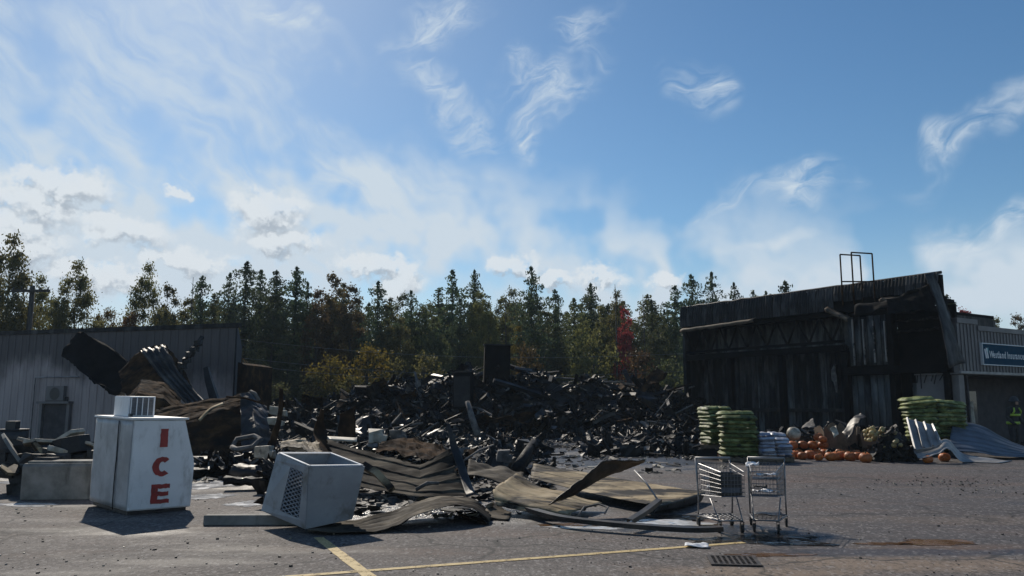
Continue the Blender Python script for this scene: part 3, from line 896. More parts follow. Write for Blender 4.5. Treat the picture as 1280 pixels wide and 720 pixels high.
# ------------------------------------------------------------------ insurance office
I0 = BB(-0.35, -0.3, 0)
ie = -bn
inn = -bd
irot = math.atan2(ie.y, ie.x)


def IB(u, wd, z):
    p = I0 + ie * u + inn * wd
    return Vector((p.x, p.y, z))


IL = 9.0
uS = 1.41            # the step between the tall end bay and the sign fascia
zA, zBt, zF = P(1205, 400, 29.5).z, P(1250, 412, 31.0).z, P(1230, 467, 30.2).z
ib = empty('insurance_office', IB(IL / 2, 0, 0), 0, 'low grey office with ribbed fascia beside the burnt store', 'building')


def islab(name, u0, u1, w0, w1, z0, z1, mat, parent=ib):
    m = MB()
    m.prism([IB(u0, w0, z0), IB(u1, w0, z0), IB(u1, w1, z0), IB(u0, w1, z0)], (0, 0, z1 - z0))
    return m.build(name, mat, parent, world=True)


islab('roof', 0.96, IL, -2.35, -0.21, zBt - 0.4, zBt - 0.2, MATS['dark_wall'])
islab('wall', 0.96, IL, -1.9, -1.7, 0, zF + 0.1, MATS['dark_wall'])
islab('back_wall', 0.96, IL, -2.35, -2.25, 0, zBt - 0.4, MATS['dark_wall'])
islab('end_wall', IL, IL + 0.15, -2.35, 0, 0, zBt - 0.2, MATS['dark_wall'])
islab('store_side_wall', 0.86, 0.95, -2.3, -0.21, 0, zBt, MATS['dark_wall'])
islab('pier', 0.1, 0.45, -1.69, -0.1, 0, zF - 0.08, MATS['fascia_paint'])
islab('soffit', 0.0, IL, -1.69, 0.0, zF - 0.06, zF - 0.01, MATS['fascia_paint'])
islab('fascia_backing', 0.0, uS, -0.2, -0.03, zF, zA, MATS['fascia_paint'])
islab('fascia_backing', uS + 0.01, IL, -0.2, -0.03, zF, zBt, MATS['fascia_paint'])
pw = 0.235
for i in range(int(IL / pw)):
    u0 = i * pw
    tall = u0 + pw <= uS + 0.02
    zt = (zA if tall else zBt) - 0.17
    m = MB()
    prof = [(u0 + 0.006, -0.02), (u0 + 0.006, 0.03), (u0 + 0.04, 0.03), (u0 + 0.05, 0.0), (u0 + pw - 0.004, 0.0), (u0 + pw - 0.004, -0.02)]
    k = len(prof)
    m.add([IB(a, b_, zF + 0.06) for a, b_ in prof] + [IB(a, b_, zt) for a, b_ in prof], [(j, (j + 1) % k, k + (j + 1) % k, k + j) for j in range(k)] + [tuple(range(k))[::-1], tuple(range(k, 2 * k))])
    m.build('fascia_panel', MATS['fascia_paint'], ib, world=True)
islab('cap_flashing', 0.0, uS, -0.22, 0.06, zA - 0.16, zA + 0.02, MATS['fascia_paint'])
islab('cap_flashing', uS + 0.012, IL, -0.22, 0.06, zBt - 0.16, zBt + 0.02, MATS['fascia_paint'])
islab('bottom_trim', 0.0, IL, -0.02, 0.07, zF - 0.04, zF + 0.05, MATS['galv_sheet'])
wi = islab('window', 1.0, 1.75, -1.68, -1.66, 0.9, 2.55, MATS['window_glass'])
islab('window_frame', 0.96, 0.995, -1.69, -1.62, 0.85, 2.6, MATS['dark_steel'], wi)
islab('window_frame', 1.76, 1.83, -1.69, -1.62, 0.85, 2.6, MATS['dark_steel'], wi)
islab('window_frame', 1.0, 1.75, -1.69, -1.63, 2.5, 2.6, MATS['dark_steel'], wi)
wd_ = islab('door', 3.2, 4.2, -1.68, -1.64, 0.02, 2.1, MATS['window_glass'])
islab('door_frame', 3.1, 3.19, -1.69, -1.6, 0.0, 2.2, MATS['dark_steel'], wd_)
# fascia sign
zs0, zs1 = P(1240, 456.5, 30.6).z, P(1240, 432, 30.6).z
us0 = 1.53
sg = empty('fascia_sign', IB(us0, 0.06, zs0), irot, 'blue insurance sign with white lettering on the grey fascia', 'sign')
SL, SH = 4.9, zs1 - zs0
MB().box((SL / 2, 0, SH / 2), (SL, 0.06, SH)).build('sign_board', MATS['sign_blue'], sg)
for zz in (-0.02, SH + 0.02):
    MB().box((SL / 2, 0, zz), (SL + 0.08, 0.1, 0.035)).build('sign_border', MATS['sign_white'], sg)
MB().box((-0.025, 0, SH / 2), (0.035, 0.1, SH)).build('sign_border', MATS['sign_white'], sg)


def lettering(name, text, size, loc, mat, parent, rot=(R(90), 0, 0), depth=0.004, bold=0.0, sx=1.0):
    cu = bpy.data.curves.new(name, 'FONT')
    cu.body = text
    cu.size = size
    cu.extrude = depth
    cu.offset = bold
    tmp = bpy.data.objects.new(name, cu)
    col.objects.link(tmp)
    dg = bpy.context.evaluated_depsgraph_get()
    me = bpy.data.meshes.new_from_object(tmp.evaluated_get(dg))
    bpy.data.objects.remove(tmp)
    me.materials.clear()
    me.materials.append(mat)
    o = inst(name, me, parent, loc, rot, (sx, 1, 1))
    return o


def text_letters(text, size, x, y, z, mat, parent, bold=0.0, sx=1.0):
    """each letter a mesh of its own, set on one line"""
    for i, ch in enumerate(text):
        adv = {'W': 0.92, 'I': 0.3, 'l': 0.25, 't': 0.37, 'r': 0.38, 's': 0.5, ' ': 0.27, 'm': 0.9}.get(ch, 0.58)
        if ch != ' ':
            lettering('letter', ch, size, (x, y, z), mat, parent, bold=bold, sx=sx)
        x += adv * size * sx


text_letters('Westland Insurance', 0.36, 0.46, -0.036, 0.25, MATS['sign_white'], sg, bold=0.006, sx=0.78)
m = MB()
for k, (x, lo) in enumerate(((0.10, 0.56), (0.22, 0.60))):
    m.prism([(x, -0.034, lo), (x + 0.1, -0.034, lo), (x + 0.17, -0.034, 0.24), (x + 0.09, -0.034, 0.2)], (0, -0.006, 0))
m.build('logo', MATS['sign_white'], sg)
m = MB()
m.prism([(0.34, -0.034, 0.6), (0.41, -0.034, 0.62), (0.36, -0.034, 0.36), (0.31, -0.034, 0.44)], (0, -0.006, 0))
m.build('logo', MATS['sign_teal'], sg)
# ------------------------------------------------------------------ trees
def foliage(name, dark, light, trans=0.3, hue=0.02):
    m = bpy.data.materials.new(name)
    m.use_nodes = True
    t = NT(m.node_tree)
    oc = t.n('ShaderNodeTexCoord').outputs['Object']
    rnd = t.n('ShaderNodeObjectInfo').outputs['Random']
    v = t.vm('ADD', oc, t.n('ShaderNodeCombineXYZ', {0: t.m('MULTIPLY', rnd, 31.0), 1: 0.0, 2: t.m('MULTIPLY', rnd, 17.0)}).outputs[0])
    f = t.smooth(t.noise(v, 1.4, 5.0, 0.7), 0.3, 0.7)
    c = t.mix(f, dark, light)
    c = t.n('ShaderNodeHueSaturation', {'Color': c, 'Hue': t.m('ADD', 0.5 - hue, t.m('MULTIPLY', rnd, 2 * hue)), 'Value': t.m('ADD', 0.75, t.m('MULTIPLY', rnd, 0.5))}).outputs[0]
    a = t.n('ShaderNodeBsdfDiffuse', {'Color': c}).outputs[0]
    b = t.n('ShaderNodeBsdfTranslucent', {'Color': c}).outputs[0]
    g = t.n('ShaderNodeBsdfGlossy', {'Color': (0.6, 0.6, 0.6), 'Roughness': 0.45}).outputs[0]
    mx = t.n('ShaderNodeMixShader', {0: trans, 1: a, 2: b}).outputs[0]
    mx = t.n('ShaderNodeMixShader', {0: 0.03, 1: mx, 2: g}).outputs[0]
    t.n('ShaderNodeOutputMaterial', {'Surface': mx})
    MATS[name] = m
    return m


foliage('spruce_green', (0.034, 0.05, 0.028), (0.10, 0.13, 0.06), 0.45)
foliage('larch_green', (0.06, 0.07, 0.026), (0.15, 0.155, 0.055), 0.5)
foliage('leaf_olive', (0.075, 0.078, 0.028), (0.19, 0.175, 0.06), 0.52)
foliage('leaf_dark', (0.05, 0.058, 0.026), (0.13, 0.135, 0.055), 0.5)
foliage('leaf_yellow', (0.11, 0.085, 0.015), (0.27, 0.21, 0.04), 0.42)
foliage('leaf_orange', (0.1, 0.055, 0.015), (0.24, 0.13, 0.03), 0.4)
foliage('leaf_brown', (0.07, 0.05, 0.02), (0.15, 0.1, 0.04), 0.45)
foliage('leaf_red', (0.2, 0.03, 0.035), (0.42, 0.07, 0.07), 0.5)


def leaf_quad(m, p, size, rg, flat=0.0):
    d = Vector((rg.gauss(0, 1), rg.gauss(0, 1), rg.gauss(0, 1 - flat))).normalized()
    u = d.orthogonal().normalized()
    u = Matrix.Rotation(rg.uniform(0, 6.28), 3, d) @ u
    v = d.cross(u)
    a, b = size * rg.uniform(0.7, 1.3), size * rg.uniform(0.4, 0.75)
    m.add([p - u * a * 0.5, p + v * b * 0.5, p + u * a * 0.5, p - v * b * 0.5], [(0, 1, 2, 3)])


def conifer_meshes(seed, h=12.0, spread=1.55, start=0.12, dense=1.0):
    rg = random.Random(seed)
    tk = MB()
    pts = [Vector((0.08 * mnoise.noise(Vector((k, seed, 0))) * k * 0.3, 0.08 * mnoise.noise(Vector((k, seed, 9))) * k * 0.3, h * 0.98 * k / 8)) for k in range(9)]
    tk.tube(pts, 0.15, 6, 0.012)
    cr = MB()
    z = h * start
    while z < h * 0.995:
        f = (z - h * start) / (h * (1 - start))
        ln = spread * (1 - math.exp(-(1 - f) * 3.8)) * (0.55 + 0.7 * rg.random()) + 0.05
        if f < 0.12:
            ln *= 0.5 + 4 * f
        nb = rg.randint(3, 6)
        a0 = rg.uniform(0, 6.28)
        for b in range(nb):
            a = a0 + 6.283 * b / nb + rg.uniform(-0.3, 0.3)
            if rg.random() < 0.15: continue
            L = ln * rg.uniform(0.45, 1.3)
            dx = Vector((math.cos(a), math.sin(a), 0))
            rise = 0.35 * (f - 0.3)
            ns = max(3, int(L * 8 * dense))
            base = spline(pts, z / (h * 0.98))
            tip = None
            for s in range(ns):
                t = (s + 0.6) / ns
                p = base + dx * L * t + Vector((0, 0, L * (rise * t - 0.32 * t * t + (0.14 * t ** 3))))
                tip = p
                w_ = 0.34 * L * (1 - 0.5 * t) * (1 if t > 0.15 else 0.4)
                for q in range(3):
                    pq = p + Vector((-dx.y, dx.x, 0)) * rg.uniform(-w_, w_) + Vector((0, 0, rg.uniform(-0.2, 0.07)))
                    leaf_quad(cr, pq, 0.15 + 0.12 * rg.random() + 0.06 * (1 - f), rg, 0.45)
            if rg.random() < 0.25 and tip is not None:
                tk.tube([base, base.lerp(tip, 0.6) + Vector((0, 0, 0.03)), tip], 0.022, 3, 0.006, cap=False)
        z += h * (0.017 + 0.012 * rg.random()) * (1.15 - 0.4 * f)
    for k in range(8):
        leaf_quad(cr, Vector((rg.uniform(-0.03, 0.03), rg.uniform(-0.03, 0.03), h * (0.95 + 0.006 * k))), 0.12, rg)
    return tk, cr


def broadleaf_meshes(seed, h=10.0, rx=2.3, start=0.25, leaves=6500, size=0.2, clumps=34):
    rg = random.Random(seed)
    tk, cr = MB(), MB()
    top = Vector((rg.uniform(-0.3, 0.3), rg.uniform(-0.3, 0.3), h * 0.86))
    stem_pts = [Vector((0, 0, 0)).lerp(top, k / 6) + Vector((0.15 * mnoise.noise(Vector((k, seed, 2))), 0.15 * mnoise.noise(Vector((k, seed, 5))), 0)) for k in range(7)]
    tk.tube(stem_pts, 0.15, 7, 0.025)
    centres = []
    for c in range(clumps):
        t = start + (1 - start) * ((c + 0.5) / clumps)
        f = (t - start) / (1 - start)
        prof = math.sin(math.pi * min(1, 0.16 + 0.80 * f)) ** 0.8
        a = c * 2.4 + rg.uniform(-0.5, 0.5)
        r = rx * prof * rg.uniform(0.3, 1.0)
        p = Vector((r * math.cos(a), r * math.sin(a), h * t * rg.uniform(0.95, 1.03)))
        cs = rx * (0.24 + 0.16 * rg.random()) * (0.55 + 0.5 * prof)
        centres.append((p, cs))
        base = spline(stem_pts, max(0.15, min(0.97, (t - 0.16) / 0.86)))
        mid = base.lerp(p, 0.55) + Vector((0, 0, 0.18))
        tk.tube([base, mid, p], 0.05 * (1.2 - f), 4, 0.008, cap=False)
        for k in range(3):
            e = p + Vector((rg.gauss(0, 1), rg.gauss(0, 1), rg.gauss(0.2, 0.8))) * cs * 0.6
            tk.tube([mid.lerp(p, 0.7), e], 0.014, 3, 0.005, cap=False)
    tot = sum(s * s for _, s in centres)
    for p, s in centres:
        for k in range(int(leaves * s * s / tot)):
            d = Vector((rg.gauss(0, 1), rg.gauss(0, 1), rg.gauss(0, 0.75)))
            d = d.normalized() * (abs(rg.gauss(0.62, 0.38)))
            leaf_quad(cr, p + d * s, size * rg.uniform(0.7, 1.2), rg, 0.2)
    return tk, cr


def bare_meshes(seed, h=11.0):
    rg = random.Random(seed)
    tk = MB()
    tk.tube([(0, 0, 0), (0.1, 0.05, h * 0.5), (0.05, 0.1, h)], 0.10, 6, 0.015)
    for k in range(16):
        z = h * rg.uniform(0.35, 0.97)
        a = rg.uniform(0, 6.28)
        L = rg.uniform(0.25, 0.9) * (1.1 - z / h)
        tk.tube([(0.07, 0.06, z), (L * math.cos(a), L * math.sin(a), z + rg.uniform(-0.1, 0.3))], 0.02, 3, 0.006, cap=False)
    return tk


TREE_MESH = {}
for k, (sp, st) in enumerate(((2.3, 0.05), (1.9, 0.06), (2.8, 0.04), (2.4, 0.08))):
    tk, cr = conifer_meshes(20 + k, 12.0, sp, st)
    TREE_MESH['spruce', k] = (tk.mesh('trunk', MATS['bark']), cr.v, cr.f)
for k, (rx, st, nl) in enumerate(((2.3, 0.12, 12500), (1.7, 0.14, 9000), (3.0, 0.12, 15000))):
    tk, cr = broadleaf_meshes(50 + k, 10.0, rx, st, nl)
    TREE_MESH['leaf', k] = (tk.mesh('trunk', MATS['bark']), cr.v, cr.f)
for k in range(2):
    tk, cr = broadleaf_meshes(70 + k, 3.2, 1.35, 0.12, 2600, 0.15, 20)
    TREE_MESH['bush', k] = (tk.mesh('trunk', MATS['bark']), cr.v, cr.f)
TREE_H = {'spruce': 12.0, 'leaf': 10.0, 'bush': 3.2}
CROWN = {}


def crown_mesh(kind, k, mat):
    key = (kind, k, mat)
    if key not in CROWN:
        m = MB()
        m.add(TREE_MESH[kind, k][1], TREE_MESH[kind, k][2])
        CROWN[key] = m.mesh('crown', MATS[mat])
    return CROWN[key]


def ground_z(y):
    return 0.15 + min(1.0, max(0.0, (y - 47) * 0.02)) if y > 47 else 0.0


def tree(name, kind, k, mat, px, py, depth, label, wide=1.0, cat='tree', group='trees of the wood behind the ruins', seed=0):
    top = P(px, py, depth)
    gz = ground_z(depth) - 0.1
    h = top.z - gz
    sc = h / TREE_H[kind]
    rg = random.Random(int(px * 13 + py))
    root = empty(name, (top.x, top.y, gz), rg.uniform(0, 6.28), label, cat, group)
    wsc = sc * wide
    inst('trunk', TREE_MESH[kind, k][0], root, scale=(wsc, wsc, sc))
    inst('crown', crown_mesh(kind, k, mat), root, scale=(wsc, wsc, sc))
    return root


SPRUCE_SPOTS = [   # px, top py, depth, variant, width factor, material
    (253, 343, 60, 0, 0.85, 's'), (288, 339, 62, 2, 0.75, 's'), (309, 324, 60, 0, 0.95, 's'), (327, 335, 63, 1, 1.0, 's'), (346, 336, 59, 0, 0.95, 's'),
    (371, 331, 61, 3, 1.05, 's'), (385, 351, 62, 2, 0.7, 's'), (449, 374, 64, 1, 1.0, 's'), (473, 349, 58, 0, 0.9, 's'), (514, 361, 60, 2, 0.8, 's'),
    (549, 358, 63, 1, 0.9, 's'), (566, 335, 61, 1, 1.0, 's'), (593, 335, 64, 3, 0.8, 's'), (664, 331, 57, 2, 0.85, 's'), (694, 360, 60, 0, 0.8, 's'),
    (717, 371, 62, 1, 1.1, 'l'), (738, 352, 65, 3, 1.0, 's'), (814, 373, 60, 0, 0.9, 's'), (843, 355, 58, 1, 1.2, 's'), (830, 385, 57, 2, 0.7, 's'),
    (864, 341, 64, 0, 0.8, 's'), (889, 338, 63, 2, 0.8, 's'), (917, 351, 65, 2, 0.6, 's'), (941, 361, 67, 1, 0.9, 'l'), (957, 362, 66, 1, 0.7, 's'),
    (981, 349, 64, 3, 1.1, 's'), (1183, 366, 60, 0, 0.9, 's'), (268, 366, 58, 1, 1.1, 'l'), (410, 372, 64, 3, 1.0, 's'), (640, 378, 64, 1, 1.1, 'l'),
    (430, 352, 66, 1, 1.1, 'l'), (760, 378, 63, 0, 0.8, 's'), (532, 385, 58, 3, 1.1, 'l'), (575, 372, 58, 2, 0.7, 's')]
SPRUCE_SPOTS.sort(key=lambda s: s[0])
for i, (px, py, d, k, wd, mt) in enumerate(SPRUCE_SPOTS):
    look = 'dark spruce' if mt == 's' else 'pale olive conifer'
    lab = f'{look}, {ordinal(i + 1)} conifer from the left of the wood behind the ruins'
    if px == 664: lab = 'tallest broad dark spruce standing right of the middle of the wood'
    if px == 1183: lab = 'dark spruce rising between the burnt store and the insurance office'
    tree('spruce_tree', 'spruce', k, 'spruce_green' if mt == 's' else 'larch_green', px, py, d, lab, wd)

LEAF_SPOTS = [
    (18, 302, 46, 0, 0.72, 'leaf_olive', 'large dark leafy tree behind the utility pole'),
    (-10, 318, 48, 2, 0.55, 'leaf_olive', 'leafy tree cut off by the left edge of the photo'),
    (100, 334, 52, 0, 0.75, 'leaf_olive', 'open crowned leafy tree right of the utility pole'),
    (182, 337, 53, 0, 0.62, 'leaf_olive', 'rounded leafy tree standing alone above the metal building roof'),
    (212, 362, 55, 1, 0.8, 'leaf_olive', 'small olive leafy tree beside the rounded leafy tree'),
    (135, 384, 56, 2, 0.6, 'leaf_yellow', 'low yellowish tree above the metal building roof'),
    (165, 389, 50, 2, 0.55, 'leaf_orange', 'low rounded orange brown tree just above the metal building roof'),
    (235, 378, 58, 1, 0.9, 'leaf_olive', 'small olive tree next to the bare snag'),
    (418, 349, 62, 1, 1.0, 'leaf_brown', 'browning leafy tree between the two spruce groups'),
    (440, 362, 60, 1, 0.9, 'leaf_brown', 'narrow browning tree right of the larger browning one'),
    (597, 371, 58, 0, 0.65, 'leaf_olive', 'olive leafy tree in front of two tall thin spruces'),
    (627, 376, 60, 1, 0.8, 'leaf_olive', 'narrow olive leafy tree left of the tallest spruce'),
    (543, 400, 56, 1, 0.9, 'leaf_dark', 'low dark leafy tree behind the left of the heap'),
    (500, 402, 57, 0, 0.8, 'leaf_olive', 'olive leafy tree behind the yellow bush'),
    (772, 370, 60, 0, 0.6, 'leaf_olive', 'olive leafy tree between bare snag and red maple'),
    (781, 390, 57, 1, 0.62, 'leaf_red', 'bright red maple at the edge of the wood'),
    (730, 405, 55, 1, 1.0, 'leaf_olive', 'pale olive small tree before the spruces'),
    (648, 412, 56, 1, 0.8, 'leaf_yellow', 'yellowing small tree left behind the tallest spruce foot'),
    (700, 430, 54, 1, 1.0, 'leaf_dark', 'low dark leafy tree behind the heap crest'),
    (360, 420, 55, 1, 1.1, 'leaf_dark', 'low dark leafy tree before the left spruces'),
    (295, 415, 55, 1, 0.9, 'leaf_olive', 'low olive tree beside the metal building corner'),
    (325, 440, 53, 1, 1.1, 'leaf_dark', 'short dark leafy tree right of the metal building corner'),
    (1206, 391, 60, 1, 0.8, 'leaf_red', 'reddish treetop showing above the insurance office roof'),
    (1243, 402, 62, 1, 0.9, 'leaf_olive', 'thin olive treetop above the insurance sign'),
    (1272, 398, 62, 1, 0.9, 'leaf_brown', 'sparse brown treetop at the far right edge')]
for (px, py, d, k, wd, mt, lab) in LEAF_SPOTS:
    tree('leafy_tree', 'leaf', k, mt, px, py, d, lab, wd)
LEAF_EXTRA = [(342, 372, 58, 1, 0.9, 'leaf_dark', 'dark leafy tree among the left group of spruces'), (398, 368, 59, 1, 0.9, 'leaf_brown', 'browning tree left of the large browning tree'), (486, 385, 58, 1, 0.8, 'leaf_olive', 'olive tree right of the lone spruce'),
              (527, 392, 60, 1, 0.9, 'leaf_dark', 'dark round tree left of the two tall thin spruces'), (612, 382, 57, 0, 0.6, 'leaf_olive', 'broad olive tree left of the tallest spruce'), (680, 392, 59, 1, 0.9, 'leaf_dark', 'dark leafy tree right of the tallest spruce'),
              (752, 388, 58, 1, 0.9, 'leaf_olive', 'olive tree left of the tall bare snag'), (823, 398, 55, 1, 0.8, 'leaf_dark', 'dark leafy tree near the burnt store corner'), (55, 352, 54, 0, 0.7, 'leaf_olive', 'leafy tree just right of the utility pole'),
              (75, 372, 50, 2, 0.55, 'leaf_olive', 'low olive tree between pole and open crowned tree'), (205, 384, 52, 2, 0.5, 'leaf_olive', 'low olive tree right of the orange brown tree'), (20, 370, 44, 2, 0.6, 'leaf_olive', 'low dark tree under the large tree at left')]
LEAF_SPOTS += LEAF_EXTRA
for (px, py, d, k, wd, mt, lab) in LEAF_EXTRA:
    tree('leafy_tree', 'leaf', k, mt, px, py, d, lab, wd)
BUSH_SPOTS = [
    (462, 436, 50, 0, 1.0, 'leaf_yellow', 'bright yellow bush behind the left slope of the heap'),
    (415, 445, 51, 1, 0.8, 'leaf_yellow', 'yellow green bush left of the bright yellow bush'),
    (440, 470, 49, 1, 1.0, 'leaf_olive', 'olive bush at the foot of the bright yellow bush'),
    (388, 470, 50, 0, 1.0, 'leaf_dark', 'dark bush left of the yellow green bush'),
    (345, 478, 49, 1, 1.1, 'leaf_dark', 'dark bush behind the left rubble'),
    (310, 455, 51, 0, 0.8, 'leaf_brown', 'brownish bush beside the metal building corner'),
    (500, 448, 51, 1, 0.9, 'leaf_olive', 'olive bush right of the bright yellow bush'),
    (535, 445, 50, 0, 0.9, 'leaf_olive', 'olive bush behind the highest left part of the heap'),
    (660, 435, 51, 0, 0.7, 'leaf_brown', 'brown bush right of the upright charred cabinet'),
    (740, 420, 51, 1, 0.7, 'leaf_olive', 'tall olive bush behind the right of the heap'),
    (800, 440, 50, 0, 0.9, 'leaf_brown', 'brown bush below the red maple'),
    (835, 450, 49, 1, 0.9, 'leaf_dark', 'dark bush beside the burnt store corner')]
for (px, py, d, k, wd, mt, lab) in BUSH_SPOTS:
    tree('bush', 'bush', k, mt, px, py, d, lab, wd, 'bush', 'bushes at the edge of the wood')
SNAGS = [(240, 346, 56, 'bare grey snag poking up left of the spruces'), (768, 355, 55, 'tall bare snag left of the red maple'), (803, 368, 56, 'bare snag right of the red maple'),
         (631, 372, 57, 'thin bare trunk left of the tallest spruce')]
for k, (px, py, d, lab) in enumerate(SNAGS):
    top = P(px, py, d)
    o = bare_meshes(90 + k, top.z).build('dead_tree', MATS['bark'])
    o.location = (top.x, top.y, 0)
    tag(o, lab, 'dead tree', 'bare snags in the wood')
# the deeper wood behind reads as one mass
m = MB()
rg = random.Random(5)
for i in range(56):
    px = 222 + i * 12.2 + rg.uniform(-6, 6)
    d = rg.uniform(70, 84)
    kind = ('spruce', rg.randint(0, 3)) if rg.random() < 0.7 else ('leaf', rg.randint(0, 2))
    _, v, f = TREE_MESH[kind]
    top = P(px, rg.uniform(366, 402), d)
    sc = top.z / TREE_H[kind[0]]
    ws = sc * (1.2 if kind[0] == 'spruce' else 0.8)
    a = rg.uniform(0, 6.28)
    ca, sa = math.cos(a) * ws, math.sin(a) * ws
    b = len(m.v)
    m.v += [(top.x + x * ca - y * sa, d + x * sa + y * ca, z * sc) for x, y, z in v[::1]]
    keep = f
    m.f += [tuple(b + q for q in fc) for fc in keep]
    m.s += [False] * len(keep)
tag(m.build('distant_woods', MATS['larch_green']), 'dark mass of deeper woods behind the first rows of trees', 'woods', kind='stuff')
m = MB()
for i in range(15000):
    px = rg.uniform(250, 870)
    d = rg.uniform(47.5, 68)
    p = XY(px, d)
    hh = 1.0 + 2.2 * max(0, mnoise.noise(Vector((p.x * 0.35, p.y * 0.35, 1)))) + (1.0 if d > 56 else 0)
    leaf_quad(m, Vector((p.x, d, ground_z(d) + hh * rg.random() ** 1.2)), 0.38, rg, 0.3)
tag(m.build('undergrowth', MATS['leaf_olive']), 'dark undergrowth along the foot of the wood', 'undergrowth', kind='stuff')

# utility pole and lines
pt = P(41, 357, 44.0)
up = empty('utility_pole', (pt.x, pt.y, 0), 0, 'wooden utility pole with one crossarm behind the metal building', 'utility pole')
MB().tube([(0, 0, 0), (0, 0, pt.z)], 0.17, 8, 0.13).build('pole', MATS['pole_wood'], up)
za = P(41, 364, 44.0).z
MB().box((0.0, -0.16, za), (2.1, 0.12, 0.14)).build('crossarm', MATS['pole_wood'], up)
for x in (-0.95, -0.5, 0.5, 0.95):
    MB().tube([(x, -0.16, za + 0.06), (x, -0.16, za + 0.2)], 0.04, 6).build('insulator', MATS['dark_steel'], up)
for i, (y0, y1, ymid) in enumerate(((420, 440, 428), (443, 462, 454), (452, 470, 459))):
    a, b = P(200, y0 - 8, 47.6), P(900, y1, 48.4)
    pts = [a.lerp(b, k / 24) - Vector((0, 0, 1.0 * 0.9 * math.sin(math.pi * k / 24))) for k in range(25)]
    o = MB().tube(pts, 0.007, 4).build('power_line', MATS['galv_sheet'], recentre=False)
    tag(o, f'{("topmost", "middle", "lowest")[i]} of three thin wires crossing before the wood', 'power line', 'wires strung before the wood')
# ------------------------------------------------------------------ burnt heap
CREST = [(230, 540), (260, 528), (300, 516), (340, 511), (400, 507), (440, 503), (470, 492), (510, 480), (560, 475), (600, 478), (640, 481), (680, 475), (740, 481), (790, 489), (830, 498), (870, 500), (900, 509), (930, 535)]
CREST_D = 41.5


def lerp_table(tb, x):
    if x <= tb[0][0]: return tb[0][1]
    for (a, va), (b, vb) in zip(tb, tb[1:]):
        if x <= b:
            return va + (vb - va) * (x - a) / (b - a)
    return tb[-1][1]


FRONT = [(230, 30.0), (440, 30.0), (520, 33.0), (570, 35.0), (700, 36.0), (860, 35.0), (930, 33.0)]


def px_of(x, y):
    return 640 + F_PX * 1.0 * x / y


def sst(a, b, x):
    t = min(1.0, max(0.0, (x - a) / (b - a)))
    return t * t * (3 - 2 * t)


def heap_h(x, y):
    px = px_of(x, y)
    top = max(0.0, P(px, lerp_table(CREST, px), CREST_D).z)
    fb = lerp_table(FRONT, px)
    h = top * sst(fb - 0.5, CREST_D, y) * (1 - sst(44.0, 47.0, y))
    h *= 0.85 + 0.5 * mnoise.noise(Vector((x * 0.55, y * 0.55, 2))) + 0.25 * mnoise.noise(Vector((x * 1.6, y * 1.6, 4)))
    return max(0.0, h)


def field_h(x, y):
    """low litter of rubble in front of the heap, left of the middle"""
    px = px_of(x, y)
    k = sst(235, 300, px) * (1 - sst(560, 680, px)) * sst(13.5, 16, y) * (1 - sst(33, 36, y))
    k2 = sst(700, 820, px) * (1 - sst(878, 900, px)) * sst(24.5, 27.5, y) * (1 - sst(36, 38, y))
    return max(k * max(0.0, 0.18 + 0.4 * mnoise.noise(Vector((x * 0.6, y * 0.6, 11)))), k2 * max(0.0, 0.28 + 0.5 * mnoise.noise(Vector((x * 0.5, y * 0.5, 31)))))


def rub_h(x, y):
    return max(heap_h(x, y), field_h(x, y))


rows = []
for i in range(88):
    y = 24.5 + i * 0.26
    rows.append([Vector((x * 0.3, y, rub_h(x * 0.3, y) - 0.06)) for x in range(-50, 42)])
tag(MB().grid(rows, False).build('charred_mound', MATS['char']), 'black mound of burnt rubble filling the ruined store', 'rubble', kind='stuff')


def plank(m, p, L, wd, th, rg, tilt=0.5):
    a = rg.uniform(0, 6.28)
    d = Vector((math.cos(a), math.sin(a), rg.gauss(0, tilt))).normalized()
    s = d.cross(Vector((0, 0, 1)))
    s = s.normalized() if s.length > 1e-4 else Vector((1, 0, 0))
    s = (Matrix.Rotation(rg.uniform(-0.7, 0.7), 3, d) @ s)
    n = s.cross(d)
    bow = rg.gauss(0, 0.06) * L
    secs = []
    for k in range(4):
        t = k / 3 - 0.5
        c = p + d * L * t + n * bow * (1 - 4 * t * t)
        e = 1.0 if 0 < k < 3 else rg.uniform(0.5, 1.0)
        secs += [c + s * wd * e / 2 + n * th / 2, c - s * wd * e / 2 + n * th / 2, c - s * wd * e / 2 - n * th / 2, c + s * wd * e / 2 - n * th / 2]
    f = []
    for k in range(3):
        for j in range(4):
            f.append((k * 4 + j, k * 4 + (j + 1) % 4, k * 4 + 4 + (j + 1) % 4, k * 4 + 4 + j))
    f += [(3, 2, 1, 0), (12, 13, 14, 15)]
    m.add(secs, f)


def scrap(m, p, L, wd, rg, tilt=0.7, nx=4, ny=3):
    nrm = Vector((rg.gauss(0, tilt), rg.gauss(0, tilt), 1)).normalized()
    u = nrm.orthogonal().normalized()
    u = Matrix.Rotation(rg.uniform(0, 6.28), 3, nrm) @ u
    v = nrm.cross(u)
    sd = Vector((rg.uniform(0, 99), rg.uniform(0, 99), 0))
    curl = rg.gauss(0, 0.5)
    pts = []
    for i in range(ny + 1):
        r = []
        for j in range(nx + 1):
            a, b = j / nx - 0.5, i / ny - 0.5
            h = L * (0.22 * mnoise.noise(sd + Vector((a * 3, b * 3, 0))) + curl * (a * a))
            r.append(p + u * (a * L * (1 + 0.2 * mnoise.noise(sd + Vector((b * 4, 9, 0))))) + v * b * wd + nrm * h)
        pts.append(r)
    m.grid(pts, False)
    back = [[q - nrm * 0.02 for q in r] for r in pts]
    m.grid([r[::-1] for r in back], False)


